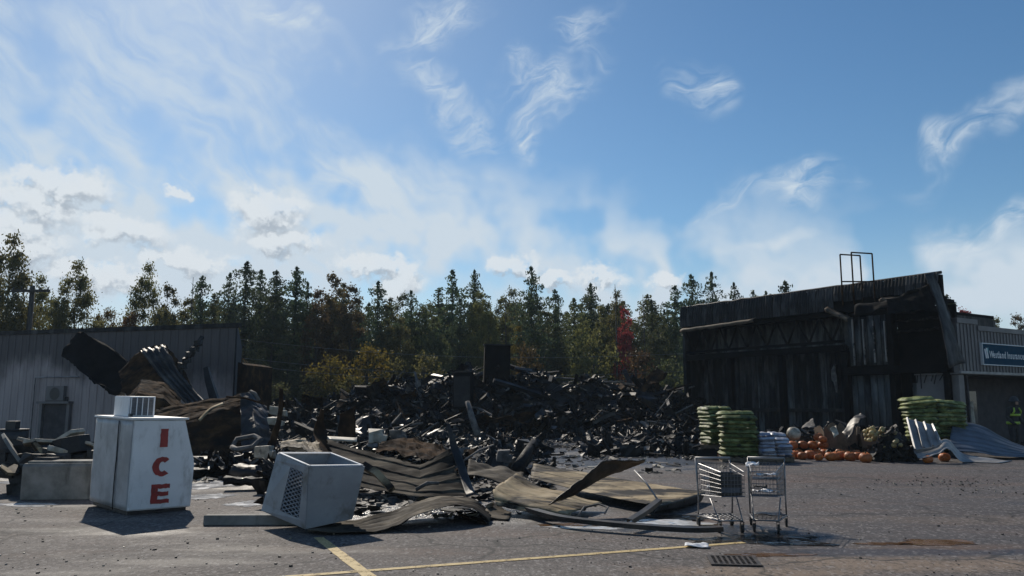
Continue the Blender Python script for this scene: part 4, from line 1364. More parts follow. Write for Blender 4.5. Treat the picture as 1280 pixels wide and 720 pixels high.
def rod(m, p, L, r, rg, tilt=0.6):
    a = rg.uniform(0, 6.28)
    d = Vector((math.cos(a), math.sin(a), rg.gauss(0, tilt))).normalized()
    s = Vector((-d.y, d.x, 0.3))
    b1, b2 = rg.gauss(0, 0.16), rg.gauss(0, 0.10)
    m.tube([p + d * L * t + s * L * (b1 * (0.25 - t * t) + b2 * t ** 3 * 4) for t in (-0.5, -0.2, 0.1, 0.35, 0.5)], r, 5)


def chunk(m, p, s, rg):
    pts = []
    for z in (-1, 1):
        for x, y in ((-1, -1), (1, -1), (1, 1), (-1, 1)):
            pts.append(p + Vector((x * rg.uniform(0.5, 1), y * rg.uniform(0.5, 1), z * rg.uniform(0.3, 0.8))) * s)
    m.add(pts, [(3, 2, 1, 0), (4, 5, 6, 7), (0, 1, 5, 4), (1, 2, 6, 5), (2, 3, 7, 6), (3, 0, 4, 7)])


rg = random.Random(77)
bulk = {k: MB() for k in ('char', 'char_wood', 'burnt_metal', 'rust', 'ash', 'pale_scrap')}
W = [('char', 30), ('char_wood', 26), ('burnt_metal', 30), ('rust', 5), ('ash', 5), ('pale_scrap', 4)]
WK = [k for k, n in W for _ in range(n)]
for i in range(8600):
    if i < 5400:
        px, y = rg.uniform(285, 900), rg.uniform(31, 44.5)
        if y < lerp_table(FRONT, px) - 1.5: continue
        big = 0.72
    elif i > 7800:
        px, y = rg.uniform(730, 892), rg.uniform(25.0, 36.0)
        big = 0.6
    else:
        px, y = rg.uniform(250, 690), 13.0 + 22.0 * rg.random()
        big = 0.5
        if px > 385 and y < 17.5: continue
        if px < 345 and y < 17.6: continue
    x = (px - 640) / F_PX * y
    h = rub_h(x, y)
    if h < 0.05 and rg.random() < 0.5: continue
    mat = rg.choice(WK)
    p = Vector((x, y, h + rg.uniform(-0.05, 0.18) * big))
    t = rg.random()
    m = bulk[mat]
    if mat == 'pale_scrap':
        scrap(m, p + Vector((0, 0, 0.06)), rg.uniform(0.1, 0.4) * big, rg.uniform(0.05, 0.18), rg, nx=2, ny=2)
    elif t < 0.26:
        plank(m, p, rg.uniform(0.5, 1.9) * big, rg.uniform(0.05, 0.18), rg.uniform(0.03, 0.08), rg, 0.4)
    elif t < 0.72:
        scrap(m, p, rg.uniform(0.35, 1.7) * big, rg.uniform(0.2, 0.8) * big, rg, 0.75, nx=5, ny=3)
    elif t < 0.92:
        rod(m, p, rg.uniform(0.6, 2.4) * big, rg.uniform(0.008, 0.03), rg)
    else:
        chunk(m, p, rg.uniform(0.06, 0.22) * big, rg)
RN = {'char': 'charred_rubble', 'char_wood': 'charred_wood_rubble', 'burnt_metal': 'scorched_metal_rubble', 'rust': 'rusty_rubble', 'ash': 'ashen_rubble', 'pale_scrap': 'pale_rubble'}
RLAB = {'char': 'black burnt fragments strewn over the heap', 'char_wood': 'splintered charred wood strewn over the heap', 'burnt_metal': 'twisted scorched metal bits strewn over the heap', 'rust': 'rusty metal bits strewn over the heap',
        'ash': 'grey ashen fragments strewn over the heap', 'pale_scrap': 'pale glinting scraps strewn over the heap'}
for k, m in bulk.items():
    tag(m.build(RN[k], MATS[k]), RLAB[k], 'rubble', kind='stuff')

# larger pieces one can pick out, each a thing of its own
big = []
for i in range(210):
    px = rg.uniform(345, 885)
    fb = lerp_table(FRONT, px) - (3.0 if px < 560 else 0)
    y = rg.uniform(fb + 0.5, 43.0) if i % 5 else rg.uniform(40.5, 42.5)
    x = (px - 640) / F_PX * y
    h = rub_h(x, y)
    kind = rg.choice(['plank', 'plank', 'sheet', 'pipe', 'beam'])
    big.append((px, kind, x, y, h))
big.sort()
cnt = {}
NM = {'plank': ('charred_plank', 'charred plank'), 'sheet': ('crumpled_sheet', 'crumpled burnt sheet'), 'pipe': ('bent_pipe', 'bent burnt pipe'), 'beam': ('charred_beam', 'thick charred beam')}
CATS = {'plank': 'plank', 'sheet': 'metal sheet', 'pipe': 'pipe', 'beam': 'beam'}
for (px, kind, x, y, h) in big:
    m = MB()
    p = Vector((x, y, h + 0.12))
    if kind == 'plank':
        plank(m, p, rg.uniform(1.3, 3.2), rg.uniform(0.12, 0.3), rg.uniform(0.04, 0.07), rg, 0.4)
        mt = rg.choice(['char_wood', 'char_wood', 'char_wood', 'ash', 'rust'])
    elif kind == 'beam':
        plank(m, p, rg.uniform(1.6, 3.4), rg.uniform(0.16, 0.28), rg.uniform(0.14, 0.22), rg, 0.35)
        mt = rg.choice(['char_wood', 'char', 'burnt_metal'])
    elif kind == 'sheet':
        scrap(m, p, rg.uniform(1.2, 3.0), rg.uniform(0.6, 1.3), rg, 0.7, 8, 5)
        mt = rg.choice(['burnt_metal', 'burnt_metal', 'char', 'rust', 'scorched_sheet'])
    else:
        rod(m, p, rg.uniform(1.5, 4.0), rg.uniform(0.025, 0.055), rg, 0.4)
        mt = rg.choice(['burnt_metal', 'ash', 'char', 'rust'])
    n_, l_ = NM[kind]
    cnt[kind] = cnt.get(kind, 0) + 1
    tag(m.build(n_, MATS[mt], recentre=True), f'{l_} lying on the burnt heap, {ordinal(cnt[kind])} of its kind from the left', CATS[kind], f'{l_}s on the burnt heap')

# upright blackened cabinet on the crest
p = P(620, 470, 41.0)
cb = empty('charred_cabinet', (p.x, p.y, p.z - 0.8), R(6), 'tall blackened steel cabinet standing upright on the heap crest', 'cabinet')
cb.rotation_euler.y = R(1.5)
zt = P(620, 432, 41).z - p.z + 0.8
MB().box((0, 0, zt / 2), (1.3, 0.7, zt)).build('carcass', MATS['soot_shade_black'], cb, bevel=0.02)
for x in (-0.32, 0.32):
    MB().box((x, -0.37, zt / 2 + 0.2), (0.6, 0.03, zt - 0.6)).build('door', MATS['soot_shade_black'], cb)
MB().box((0, 0, zt + 0.03), (1.4, 0.8, 0.05)).build('top', MATS['char'], cb)
p = P(579, 503, 38.0)
cb = empty('charred_appliance', (p.x, p.y, p.z - 0.3), R(-8), 'blackened boxy appliance upright on the left front of the heap', 'appliance')
MB().box((0, 0, 0.85), (0.85, 0.7, 1.7)).build('carcass', MATS['soot_shade_black'], cb, bevel=0.03)
MB().box((0, -0.37, 0.8), (0.74, 0.04, 1.4)).build('door', MATS['char'], cb)
MB().box((0.1, 0, 1.74), (0.9, 0.5, 0.06)).build('lid', MATS['burnt_metal'], cb)
# one grey standing timber at the foot of the heap
m = MB()
m.tube([P(584, 502, 27.0), P(589, 520, 26.8), P(597, 545, 26.5)], 0.09, 5, 0.13)
tag(m.build('broken_post', MATS['ash'], recentre=True), 'pale splintered post leaning at the foot of the heap', 'post')
m = MB()
m.tube([P(643, 545, 26.5), P(640, 552, 26.3), P(628, 578, 25.5)], 0.14, 5, 0.1)


# ------------------------------------------------------------------ sheets helper
def sheet(name, ctrl, mat, label, cat='metal sheet', nu=36, nv=24, group=None, solid=0.008, drop=True, **kw):
    m = MB()
    m.grid(surf(ctrl, nu, nv, **kw), not kw.get('sharp', False))
    if drop:
        m.v = [(x, y, max(z, 0.02)) for x, y, z in m.v]
    o = m.build(name, MATS[mat], recentre=True, solid=solid)
    return tag(o, label, cat, group)


# leaning wreckage before the metal building
sheet('blackened_sheet', [[P(75, 444, 31.4), P(95, 416, 31.6), P(112, 418, 31.6), P(162, 450, 31.2)], [P(98, 458, 30.4), P(110, 462, 30.5), P(128, 474, 30.4), P(158, 480, 30.2)], [P(120, 478, 29.5), P(132, 484, 29.5), P(142, 490, 29.4), P(156, 496, 29.4)]],
      'soot_shade_black', 'black burnt panel leaning on the metal building wall', nu=24, nv=20, crumple=0.06, cs=1.5, ragged=0.08)
sheet('leaning_sheet', [[P(148, 462, 29.9), P(175, 436, 30.3), P(206, 430, 30.3)], [P(152, 485, 29.0), P(192, 462, 29.4), P(226, 455, 29.4)], [P(165, 510, 28.2), P(208, 490, 28.4), P(248, 500, 28.4)]],
      'rust', 'rust brown crumpled sheet leaning on the metal building', nu=30, nv=30, ribs=5, amp=0.03, duty=0.08, crumple=0.04, cs=1.2, sharp=True, ragged=0.06)
sheet('ribbed_sheet', [[P(176, 440, 29.4), P(205, 476, 28.4), P(238, 512, 27.4)], [P(206, 432, 29.6), P(228, 470, 28.6), P(262, 510, 27.4)]],
      'burnt_metal', 'ribbed scorched sheet leaning with bright edges beside the bent joist', nu=20, nv=48, ribs=4, amp=0.09, crumple=0.05, ragged=0.04)
m = MB()
m.tube([P(213, 479, 28.8), P(232, 452, 29.2), P(240, 440, 29.3), P(253, 421, 29.6)], 0.11, 4, 0.09)
for k in range(7):
    q = P(218 + 5 * k, 472 - 7.2 * k, 28.85 + 0.09 * k)
    chunk(m, q, 0.16, rg)
tag(m.build('charred_joist', MATS['char'], recentre=True), 'black bent joist pointing up before the metal building', 'joist')
m = MB()
m.tube([P(258, 460, 29.5), P(261, 475, 29.3), P(270, 505, 29.0)], 0.12, 4, 0.2)
tag(m.build('charred_stump', MATS['char'], recentre=True), 'short black upright stump near the metal building corner', 'post')
sheet('rusted_shell', [[P(160, 495, 26.6), P(176, 473, 27.2), P(205, 476, 27.2), P(226, 497, 26.8)], [P(158, 515, 25.8), P(172, 492, 25.9), P(205, 497, 25.9), P(232, 520, 25.9)], [P(165, 550, 25.2), P(180, 545, 25.0), P(208, 548, 25.0), P(236, 556, 25.2)]],
      'rust', 'tan brown bulging rusted sheet behind the ice box', nu=24, nv=40, ribs=4, amp=0.02, duty=0.08, crumple=0.03, cs=1.6, sharp=True, ragged=0.06)
sheet('rusted_shell', [[P(186, 512, 24.6), P(232, 502, 25.0), P(280, 496, 25.2), P(300, 490, 25.0)], [P(196, 540, 23.4), P(240, 522, 23.8), P(284, 512, 24.2), P(306, 506, 24.4)], [P(210, 582, 22.3), P(248, 578, 22.5), P(285, 572, 22.8), P(316, 566, 23.2)]],
      'rust', 'big dark brown folded rusted sheet right of the ice box', nu=30, nv=48, ribs=5, amp=0.025, duty=0.08, crumple=0.04, cs=1.4, sharp=True, ragged=0.08)
sheet('bent_flashing', [[P(248, 524, 22.9), P(262, 510, 23.1), P(278, 503, 23.3)], [P(250, 527, 22.8), P(264, 513, 23.0), P(280, 505, 23.2)]], 'tan_sheet', 'thin pale bent flashing on the brown folded sheet', nu=14, nv=2)
sheet('folded_sheet', [[P(300, 492, 23.6), P(312, 489, 23.8), P(335, 506, 23.8)], [P(302, 530, 22.6), P(318, 520, 22.9), P(338, 528, 23.2)], [P(300, 572, 21.6), P(322, 566, 21.8), P(342, 560, 22.2)]],
      'burnt_metal', 'dark creased sheet standing right of the brown folded sheet', nu=20, nv=20, crumple=0.05, cs=1.6, sharp=True, ragged=0.05)
for (a, b, r, mt, lab) in (((313, 489), (324, 500), 0.045, 'ash', 'pale curled pipe end above the dark creased sheet'), ((283, 496), (330, 505), 0.03, 'rust', 'rusty rod lying over the dark creased sheet')):
    tag(MB().tube([P(*a, 23.2), P((a[0] + b[0]) / 2, (a[1] + b[1]) / 2 - 3, 23.1), P(*b, 23.0)], r, 6).build('bent_pipe', MATS[mt], recentre=True), lab, 'pipe')
# low black slabs and timbers left of the middle
for (px, py, L, wd, th, a, mt, lab, nm) in ((265, 583, 2.6, 0.9, 0.14, 0.1, 'char', 'flat black burnt slab right of the ice box', 'charred_slab'), (262, 597, 2.0, 0.35, 0.12, -0.1, 'char_wood', 'charred timber lying before the flat black slab', 'charred_timber'),
                                            (318, 612, 1.1, 0.3, 0.14, 0.2, 'char_wood', 'short charred timber left of the tilted grey cabinet', 'charred_timber'), (315, 603, 0.9, 0.28, 0.22, -0.4, 'char', 'black blocky lump left of the tilted grey cabinet', 'charred_lump')):
    g = G(px, py)
    o = MB().grid(surf([[Vector((-L / 2, -wd / 2, th)), Vector((L / 2, -wd / 2, th * 0.7))], [Vector((-L / 2, wd / 2, th * 1.1)), Vector((L / 2, wd / 2, th * 0.8))]], 14, 6, crumple=0.03, cs=4, seed=px)).build(nm, MATS[mt], solid=th * 0.9)
    o.location = (g.x, g.y, 0)
    o.rotation_euler.z = a
    tag(o, lab, 'timber' if 'timber' in nm else 'slab')
# uprights and odd pieces in the left-hand rubble
sheet('upright_strip', [[P(349, 486, 18.4), P(347, 515, 18.0), P(338, 545, 17.4), P(331, 580, 16.8)], [P(354, 487, 18.4), P(353, 515, 18.1), P(346, 545, 17.6), P(339, 582, 17.0)]], 'rust', 'tall thin rusty strip standing left of the tilted cabinet', nu=16, nv=4, crumple=0.03)
sheet('upright_sheet', [[P(427, 516, 20.0), P(446, 507, 20.4)], [P(424, 548, 19.6), P(445, 549, 20.2)]], 'rust', 'small rust brown panel standing upright behind the tilted cabinet', nu=8, nv=10, crumple=0.05)
sheet('upright_strip', [[P(401, 511, 18.0), P(404, 512, 18.0)], [P(394, 540, 17.4), P(410, 540, 17.8)], [P(404, 566, 16.6), P(415, 568, 16.8)]], 'rust', 'pointed dark strip rising behind the tilted cabinet', nu=6, nv=14, crumple=0.04)
sheet('pale_board', [[P(409, 546, 17.6), P(446, 548, 17.8)], [P(410, 550, 17.2), P(446, 552, 17.4)]], 'pale_scrap', 'thin pale board flat behind the tilted cabinet', nu=8, nv=3, solid=0.03)
m = MB()
m.tube([P(291, 558, 18.5), P(296, 549, 18.7), P(318, 545, 18.7), P(326, 549, 18.4), P(316, 559, 18.1), P(296, 562, 18.1), P(290, 559, 18.3)], 0.06, 6)
tag(m.build('pale_hoop', MATS['ash'], recentre=True), 'pale bent hoop lying in the rubble behind the puddle', 'hoop')
for k, (px, py, d, s, mt, lab) in enumerate(((347, 514, 24.0, 0.22, 'pale_scrap', 'white broken block high in the left rubble'), (330, 566, 17.2, 0.22, 'pale_scrap', 'mottled beige broken block beside the thin rusty strip'), (343, 526, 23.0, 0.2, 'pale_scrap', 'white fragment below the white broken block'),
                                             (470, 545, 19.0, 0.24, 'pale_scrap', 'pale rounded chunk behind the large scorched sheet'), (497, 545, 19.2, 0.2, 'ash', 'grey chunk right of the pale rounded chunk'), (372, 556, 17.0, 0.2, 'pale_scrap', 'pale broken chunk behind the rim of the tilted cabinet'),
                                             (628, 570, 18.0, 0.18, 'ash', 'grey broken chunk behind the bright ribbed sheet'), (655, 556, 22.0, 0.22, 'char', 'black lump behind the bright ribbed sheet'))):
    m = MB()
    chunk(m, P(px, py, d), s, rg)
    chunk(m, P(px + 6, py + 3, d - 0.1), s * 0.7, rg)
    tag(m.build('broken_block', MATS[mt], recentre=True, bevel=0.02), lab, 'block')
sheet('crumpled_sheet', [[P(352, 548, 17.0), P(378, 545, 17.2), P(400, 552, 16.8)], [P(350, 560, 16.0), P(378, 556, 16.1), P(402, 566, 15.8)]], 'tan_sheet', 'crumpled pale sheet behind the tilted cabinet', nu=18, nv=10, crumple=0.05, cs=3, sharp=True, ragged=0.06)
sheet('crumpled_sheet', [[P(478, 548, 18.5), P(520, 545, 18.7), P(556, 556, 18.3)], [P(470, 560, 17.2), P(520, 566, 17.0), P(560, 572, 17.0)]], 'rust', 'rust brown crumpled sheet behind the large scorched sheet', nu=22, nv=12, crumple=0.07, cs=2.2, sharp=True, ragged=0.06)
sheet('crumpled_sheet', [[P(586, 574, 16.5), P(620, 578, 16.3), P(655, 586, 15.8)], [P(582, 592, 15.0), P(618, 596, 14.8), P(652, 604, 14.2)]], 'scorched_sheet', 'dark flattened sheet left of the long tan sheet', nu=22, nv=20, ribs=3, amp=0.03, crumple=0.06)
m = MB()
m.tube([P(667, 552, 17.6), P(657, 568, 17.0), P(645, 588, 16.4)], 0.08, 5, 0.14)
chunk(m, P(662, 560, 17.4), 0.16, rg)
tag(m.build('charred_post', MATS['char_wood'], recentre=True), 'black splintered post leaning behind the bright ribbed sheet', 'post')
for k, (a, b, d0, d1, r, lab) in enumerate((((578, 577), (617, 556), 17.0, 18.5, 0.02, 'thin bent rod leaning across the rubble right of the scorched sheet'), ((455, 582), (490, 612), 12.6, 12.2, 0.07, 'square tan tube leaning beside the tilted cabinet'),
                                            ((520, 612), (548, 604), 12.6, 12.8, 0.03, 'hooked pipe end lying on the scorched sheet'))):
    mid = (P(*a, d0) + P(*b, d1)) / 2 + Vector((0, 0, 0.05))
    tag(MB().tube([P(*a, d0), mid, P(*b, d1)], r, 4 if r > 0.05 else 6).build('bent_pipe', MATS['tan_sheet' if k == 1 else 'ash'], recentre=True), lab, 'pipe')
# ------------------------------------------------------------------ foreground sheets
sheet('scorched_sheet', [[P(408, 549, 16.2), P(468, 566, 15.6), P(525, 580, 15.0), P(562, 560, 14.8)], [P(415, 575, 15.2), P(470, 590, 14.8), P(525, 603, 14.2), P(572, 590, 14.3)], [P(428, 604, 14.3), P(470, 612, 13.8), P(515, 620, 13.4), P(584, 619, 13.7)]],
      'dark_sheet', 'large scorched ribbed sheet sagging behind the tilted grey cabinet', nu=42, nv=60, ribs=4, amp=-0.03, duty=0.05, crumple=0.015, cs=1.6, ragged=0.05, sharp=True)
sheet('upright_flange', [[P(559, 526, 14.9), P(561, 527, 14.9)], [P(563, 556, 14.7), P(574, 560, 14.7)], [P(574, 590, 14.2), P(586, 592, 14.2)], [P(582, 620, 13.6), P(594, 616, 13.6)]], 'burnt_metal', 'dark pointed flange rising at the right end of the scorched sheet', nu=6, nv=18, crumple=0.03)
sheet('arched_sheet', [[P(398, 654, 11.0), P(450, 648, 11.1), P(490, 638, 11.5), P(522, 627, 11.9), P(556, 620, 12.2), P(590, 623, 12.4), P(608, 634, 12.5)],
                       [P(390, 659, 10.6), P(445, 656, 10.7), P(487, 648, 11.0), P(521, 634, 11.2), P(558, 625, 11.5), P(591, 628, 11.7), P(611, 642, 11.8)],
                       [P(384, 663, 10.2), P(440, 664, 10.2), P(485, 660, 10.4), P(520, 643, 10.6), P(560, 631, 10.9), P(592, 634, 11.1), P(615, 651, 11.1)]],
      'scorched_sheet', 'arched ribbed sheet curling up from the asphalt beside the cabinet', nu=54, nv=40, ribs=5, amp=-0.02, duty=0.08, crumple=0.014, cs=2.4, ragged=0.04)
sheet('bright_sheet', [[P(646, 591, 13.4), P(672, 606, 13.1), P(700, 613, 12.8), P(752, 628, 12.5)], [P(632, 600, 12.8), P(655, 613, 12.5), P(690, 622, 12.2), P(735, 634, 12.0)], [P(617, 611, 12.3), P(640, 622, 12.0), P(675, 630, 11.7), P(712, 640, 11.5)], [P(621, 633, 12.0), P(645, 636, 11.8), P(680, 641, 11.5), P(714, 646, 11.4)]],
      'tan_sheet', 'sunlit pale ribbed sheet folded over in the middle of the debris', nu=30, nv=60, ribs=4, amp=0.05, duty=0.04, crumple=0.012, cs=1.5, ragged=0.02)
sheet('long_sheet', [[P(667, 579, 16.0), P(770, 597, 14.9), P(882, 615, 13.6)], [P(665, 588, 15.4), P(762, 606, 14.1), P(856, 623, 12.6)], [P(663, 597, 14.9), P(745, 617, 13.3), P(824, 632, 11.9)]],
      'tan_sheet', 'long flat tan ribbed sheet stretching toward the shopping carts', nu=40, nv=60, ribs=3, amp=0.06, duty=0.03, crumple=0.008, cs=1.0, ragged=0.01, drop=True)
sheet('sheet_shade_strip', [[P(824, 632, 11.9), P(856, 623, 12.6), P(882, 615, 13.6)], [P(816, 641, 11.8), P(852, 634, 12.55), P(876, 628, 13.5)]], 'char', 'black strip painted as shade under the long tan sheet', nu=14, nv=4)  # painted darkness for the hollow under the raised sheet end
sheet('curled_strip', [[P(688, 633, 11.5), P(722, 606, 11.8), P(756, 579, 12.1), P(780, 580, 12.4), P(806, 576, 12.6)], [P(714, 624, 11.9), P(744, 607, 12.2), P(772, 592, 12.5), P(790, 586, 12.8), P(807, 580, 13.0)]],
      'burnt_metal', 'dark torn strip curling up above the pale sheets', nu=36, nv=8, crumple=0.03, cs=3, ragged=0.035, drop=False)


def trim(name, pts, wd, mat, label, cat='trim strip'):
    rows_ = []
    pts = [Vector(p) for p in pts]
    n = 28
    for k in range(n + 1):
        p = spline(pts, k / n)
        q = spline(pts, min(1, (k + 1) / n)) - spline(pts, max(0, (k - 1) / n))
        s = Vector((-q.y, q.x, 0)).normalized() * wd / 2
        p.z = max(p.z, 0.012)
        rows_.append([p - s + Vector((0, 0, 0.0)), p - s + Vector((0, 0, 0.055)), p + s + Vector((0, 0, 0.06)), p + s + Vector((0, 0, 0.01))])
    return tag(MB().grid(rows_, False).build(name, MATS[mat], recentre=True, solid=0.006), label, cat)


trim('bent_trim', [P(655, 637, 11.9), P(680, 645, 11.3), P(712, 652, 10.8), P(787, 660, 10.35), P(862, 665, 10.05), P(902, 664, 10.1)], 0.11, 'burnt_metal', 'long bent dark trim lying on the asphalt before the sheets')
trim('bent_trim', [P(787, 655, 10.5), P(806, 643, 10.9), P(824, 629, 11.3)], 0.08, 'burnt_metal', 'short dark brace rising from the long bent trim')
tag(MB().tube([P(823, 626, 11.4), P(808, 604, 11.7), P(793, 588, 12.0)], 0.014, 6).build('bent_rod', MATS['galv_sheet'], recentre=True), 'thin grey rod leaning above the long tan sheet', 'rod')
tag(MB().tube([P(722, 646, 11.0), P(730, 634, 11.3), P(748, 630, 11.4), P(760, 634, 11.2), P(756, 642, 11.0)], 0.014, 6).build('bent_rod', MATS['ash'], recentre=True), 'thin looped rod under the pale sheets', 'rod')
sheet('rusty_flap', [[P(570, 634, 11.6), P(600, 644, 11.4)], [P(572, 641, 11.2), P(612, 652, 11.0)]], 'rust', 'rusty tan flap under the right end of the arched sheet', nu=8, nv=4, crumple=0.03)
sheet('flat_scrap', [[P(616, 626, 12.6), P(640, 634, 12.2)], [P(600, 640, 11.6), P(636, 645, 11.4)]], 'scorched_sheet', 'flat dark scrap between arched sheet and pale sheet', nu=8, nv=8, crumple=0.05)
# sheets by the office
sheet('leaning_sheet', [[P(1133, 523, 23.3), P(1149, 527, 23.3), P(1165, 531, 23.3)], [P(1143, 563, 22.4), P(1160, 560, 22.5), P(1176, 556, 22.6)]], 'galv_sheet', 'pale ribbed sheet leaning against the leaning bag stack', nu=10, nv=36, ribs=0, crumple=0.0)
sheet('buckled_sheet', [[P(1142, 563, 22.5), P(1168, 556, 22.8), P(1184, 548, 23.2), P(1208, 566, 23.4), P(1266, 576, 23.0)], [P(1150, 572, 22.2), P(1172, 566, 22.3), P(1186, 560, 22.5), P(1206, 578, 22.5), P(1250, 579, 22.2)]],
      'galv_sheet', 'long buckled pale sheet lying on the asphalt before the office', nu=30, nv=16, ribs=2, amp=0.03, crumple=0.03, ragged=0.03)
sheet('slumped_sheet', [[P(1192, 527, 25.6), P(1222, 530, 25.8), P(1262, 550, 25.8), P(1296, 562, 25.6)], [P(1188, 545, 24.4), P(1225, 550, 24.5), P(1265, 560, 24.6), P(1296, 566, 24.6)], [P(1186, 562, 23.4), P(1226, 566, 23.5), P(1262, 570, 23.6), P(1296, 570, 23.8)]],
      'blue_sheet', 'broad blue grey sheet slumped before the office', nu=36, nv=60, ribs=6, amp=0.04, duty=0.1, crumple=0.02, cs=0.9, ragged=0.02)
for k in range(4):
    a, b = P(1133.5 + k * 10.5, 523.0 + k * 2.6, 23.28), P(1143.5 + k * 10.8, 562.5 - k * 2.3, 22.40 + 0.05 * k)
    r_ = MB().tube([a + Vector((0, -0.03, 0.02)), b + Vector((0, -0.03, 0.02))], 0.035, 4).build('sheet_rib', MATS['galv_sheet'])
    pr = [o for o in bpy.data.objects if o.name.startswith('leaning_sheet') and 'bag stack' in o.get('label', '')][0]
    r_.parent = pr
    r_.location = -pr.location
p = P(1211, 516, 30.4)
tag(sheet('white_board', [[P(1203, 503, 31.6), P(1216, 502, 31.8)], [P(1206, 530, 30.8), P(1219, 530, 31.0)]], 'pale_scrap', 'pale board leaning under the office window', 'board', nu=6, nv=6, solid=0.03))

# ------------------------------------------------------------------ ice box
bl = G(158, 645)
e1 = Vector((0.71, 0.704, 0)).normalized()
ice = empty('ice_box', (bl.x, bl.y, 0.0), math.atan2(e1.y, e1.x), 'white slant-fronted ice merchandiser with red ICE letters', 'ice box')
ice.rotation_euler.x = R(0.8)
ice.rotation_euler.y = R(0.6)
DP = 1.60
prof = [(0.0, 0.06), (0.93, 0.06), (0.945, 0.70), (0.76, 1.365), (0.0, 1.365)]
m = MB()
m.prism([(x, 0.0, z) for x, z in prof][::-1], (0, DP, 0))
body = m.build('cabinet', MATS['white_paint'], ice, bevel=0.014)
MB().prism([(x, -0.016, z) for x, z in [(0.012, 0.08), (0.915, 0.08), (0.93, 0.70), (0.748, 1.35), (0.012, 1.35)]][::-1], (0, 0.013, 0)).build('side_panel', MATS['white_paint'], ice, bevel=0.004)
for (y0, y1) in ((0.01, 0.50), (0.52, DP - 0.01)):
    rows_ = surf([[Vector((-0.012, y0, 0.07)), Vector((-0.012, y1, 0.07))], [Vector((-0.02, y0, 0.7)), Vector((-0.02, y1, 0.7))], [Vector((-0.012, y0, 1.355)), Vector((-0.012, y1, 1.355))]], 10, 16, crumple=0.008, cs=2.2)
    MB().grid(rows_).build('back_panel', MATS['grimy_white'], ice, solid=0.01)
MB().tube([(-0.03, 0.515, 0.04 + 1.3 * k / 10 + 0.0) if k % 3 else (-0.03, 0.50 + 0.02 * (k % 2), 0.04 + 1.3 * k / 10) for k in range(11)], 0.008, 5).build('power_cord', MATS['rubber'], ice)
rows_ = surf([[Vector((-0.03, -0.03, 1.385)), Vector((-0.03, DP + 0.03, 1.385))], [Vector((0.8, -0.03, 1.385)), Vector((0.8, DP + 0.03, 1.385))]], 4, 4)
MB().grid(rows_, False).build('lid', MATS['white_paint'], ice, solid=0.028)
MB().box((0.46, DP / 2, 0.03), (0.85, DP - 0.12, 0.06)).build('skid', MATS['dark_steel'], ice)
for s in (0.08, 0.82):
    m = MB()
    a0, a1 = Vector((0.955, s, 0.74)), Vector((0.775, s, 1.33))
    d_ = Vector((0, 0.70, 0))
    m.add([a0, a0 + d_, a1 + d_, a1], [(0, 1, 2, 3)])
    dr = m.build('door', MATS['white_paint'], ice, solid=0.03)
    MB().tube([(0.93, s + 0.6, 0.92), (0.90, s + 0.6, 1.12)], 0.015, 6).build('handle', MATS['dark_steel'], dr)
cu = empty('cooling_unit')
cu.parent = ice
cu.location = (0.12, 0.61, 1.40)
MB().box((0.2, 0.31, 0.155), (0.40, 0.62, 0.31)).build('housing', MATS['white_paint'], cu, bevel=0.01)
gr = MB().box((0.2, -0.004, 0.155), (0.36, 0.008, 0.27)).build('grille', MATS['dark_steel'], cu)
for k in range(5):
    MB().box((0.03 + 0.085 * k, -0.015, 0.155), (0.012, 0.02, 0.27)).build('grille_bar', MATS['white_paint'], gr)
for k in range(16):
    MB().box((0.2, -0.011, 0.03 + 0.0167 * k), (0.35, 0.008, 0.005), Matrix.Rotation(R(25), 3, 'X')).build('grille_slat', MATS['cabinet_grey'], gr)
MB().box((0.03, -0.03, 0.02), (0.05, 0.05, 0.05)).build('plug', MATS['black_plastic'], cu)


def torn_letter(ch, cx, cz, hh, ww):
    m = MB()
    y = -0.019
    rgl = random.Random(ord(ch))
    st = ww * 0.34

    def bar(x0, x1, z0, z1):
        nseg = 6
        hor = (x1 - x0) > (z1 - z0)
        top, bot = [], []
        for k in range(nseg + 1):
            t = k / nseg
            j1, j2 = rgl.uniform(-0.007, 0.007), rgl.uniform(-0.007, 0.007)
            if hor:
                top.append((x0 + (x1 - x0) * t, y, z1 + j1))
                bot.append((x0 + (x1 - x0) * t, y, z0 + j2))
            else:
                top.append((x0 + j1, y, z0 + (z1 - z0) * t))
                bot.append((x1 + j2, y, z0 + (z1 - z0) * t))
        m.prism(top + bot[::-1], (0, -0.003, 0))
    if ch == 'I':
        bar(cx - st * 0.62, cx + st * 0.62, cz - hh / 2, cz + hh / 2)
    elif ch == 'E':
        bar(cx - ww / 2, cx - ww / 2 + st, cz - hh / 2, cz + hh / 2)
        y -= 0.0004
        for z in (-hh / 2, -0.11 * hh, hh / 2 - 0.22 * hh):
            bar(cx - ww / 2 + st * 0.95, cx + ww / 2 - (0.06 * ww if z > -hh / 2 and z < 0 else 0), cz + z, cz + z + 0.22 * hh)
    else:
        outer, inner = [], []
        for k in range(25):
            a = R(48 + (312 - 48) * k / 24)
            j = rgl.uniform(-0.006, 0.006)
            outer.append((cx + (ww / 2 + j) * math.cos(a), y, cz + (hh / 2 + j) * math.sin(a)))
            inner.append((cx + (ww / 2 - st) * math.cos(a), y, cz + (hh / 2 - 0.24 * hh) * math.sin(a)))
        b = len(m.v)
        n = 25
        up_ = [(x, yy - 0.003, z) for x, yy, z in outer + inner]
        m.add(outer + inner + up_, [(2 * n + k, 2 * n + k + 1, 3 * n + k + 1, 3 * n + k) for k in range(n - 1)] + [(k, 2 * n + k, 2 * n + k + 1, k + 1) for k in range(n - 1)] + [(n + k, n + k + 1, 3 * n + k + 1, 3 * n + k) for k in range(n - 1)])
    return m.build('letter', MATS['red_letter'], ice)


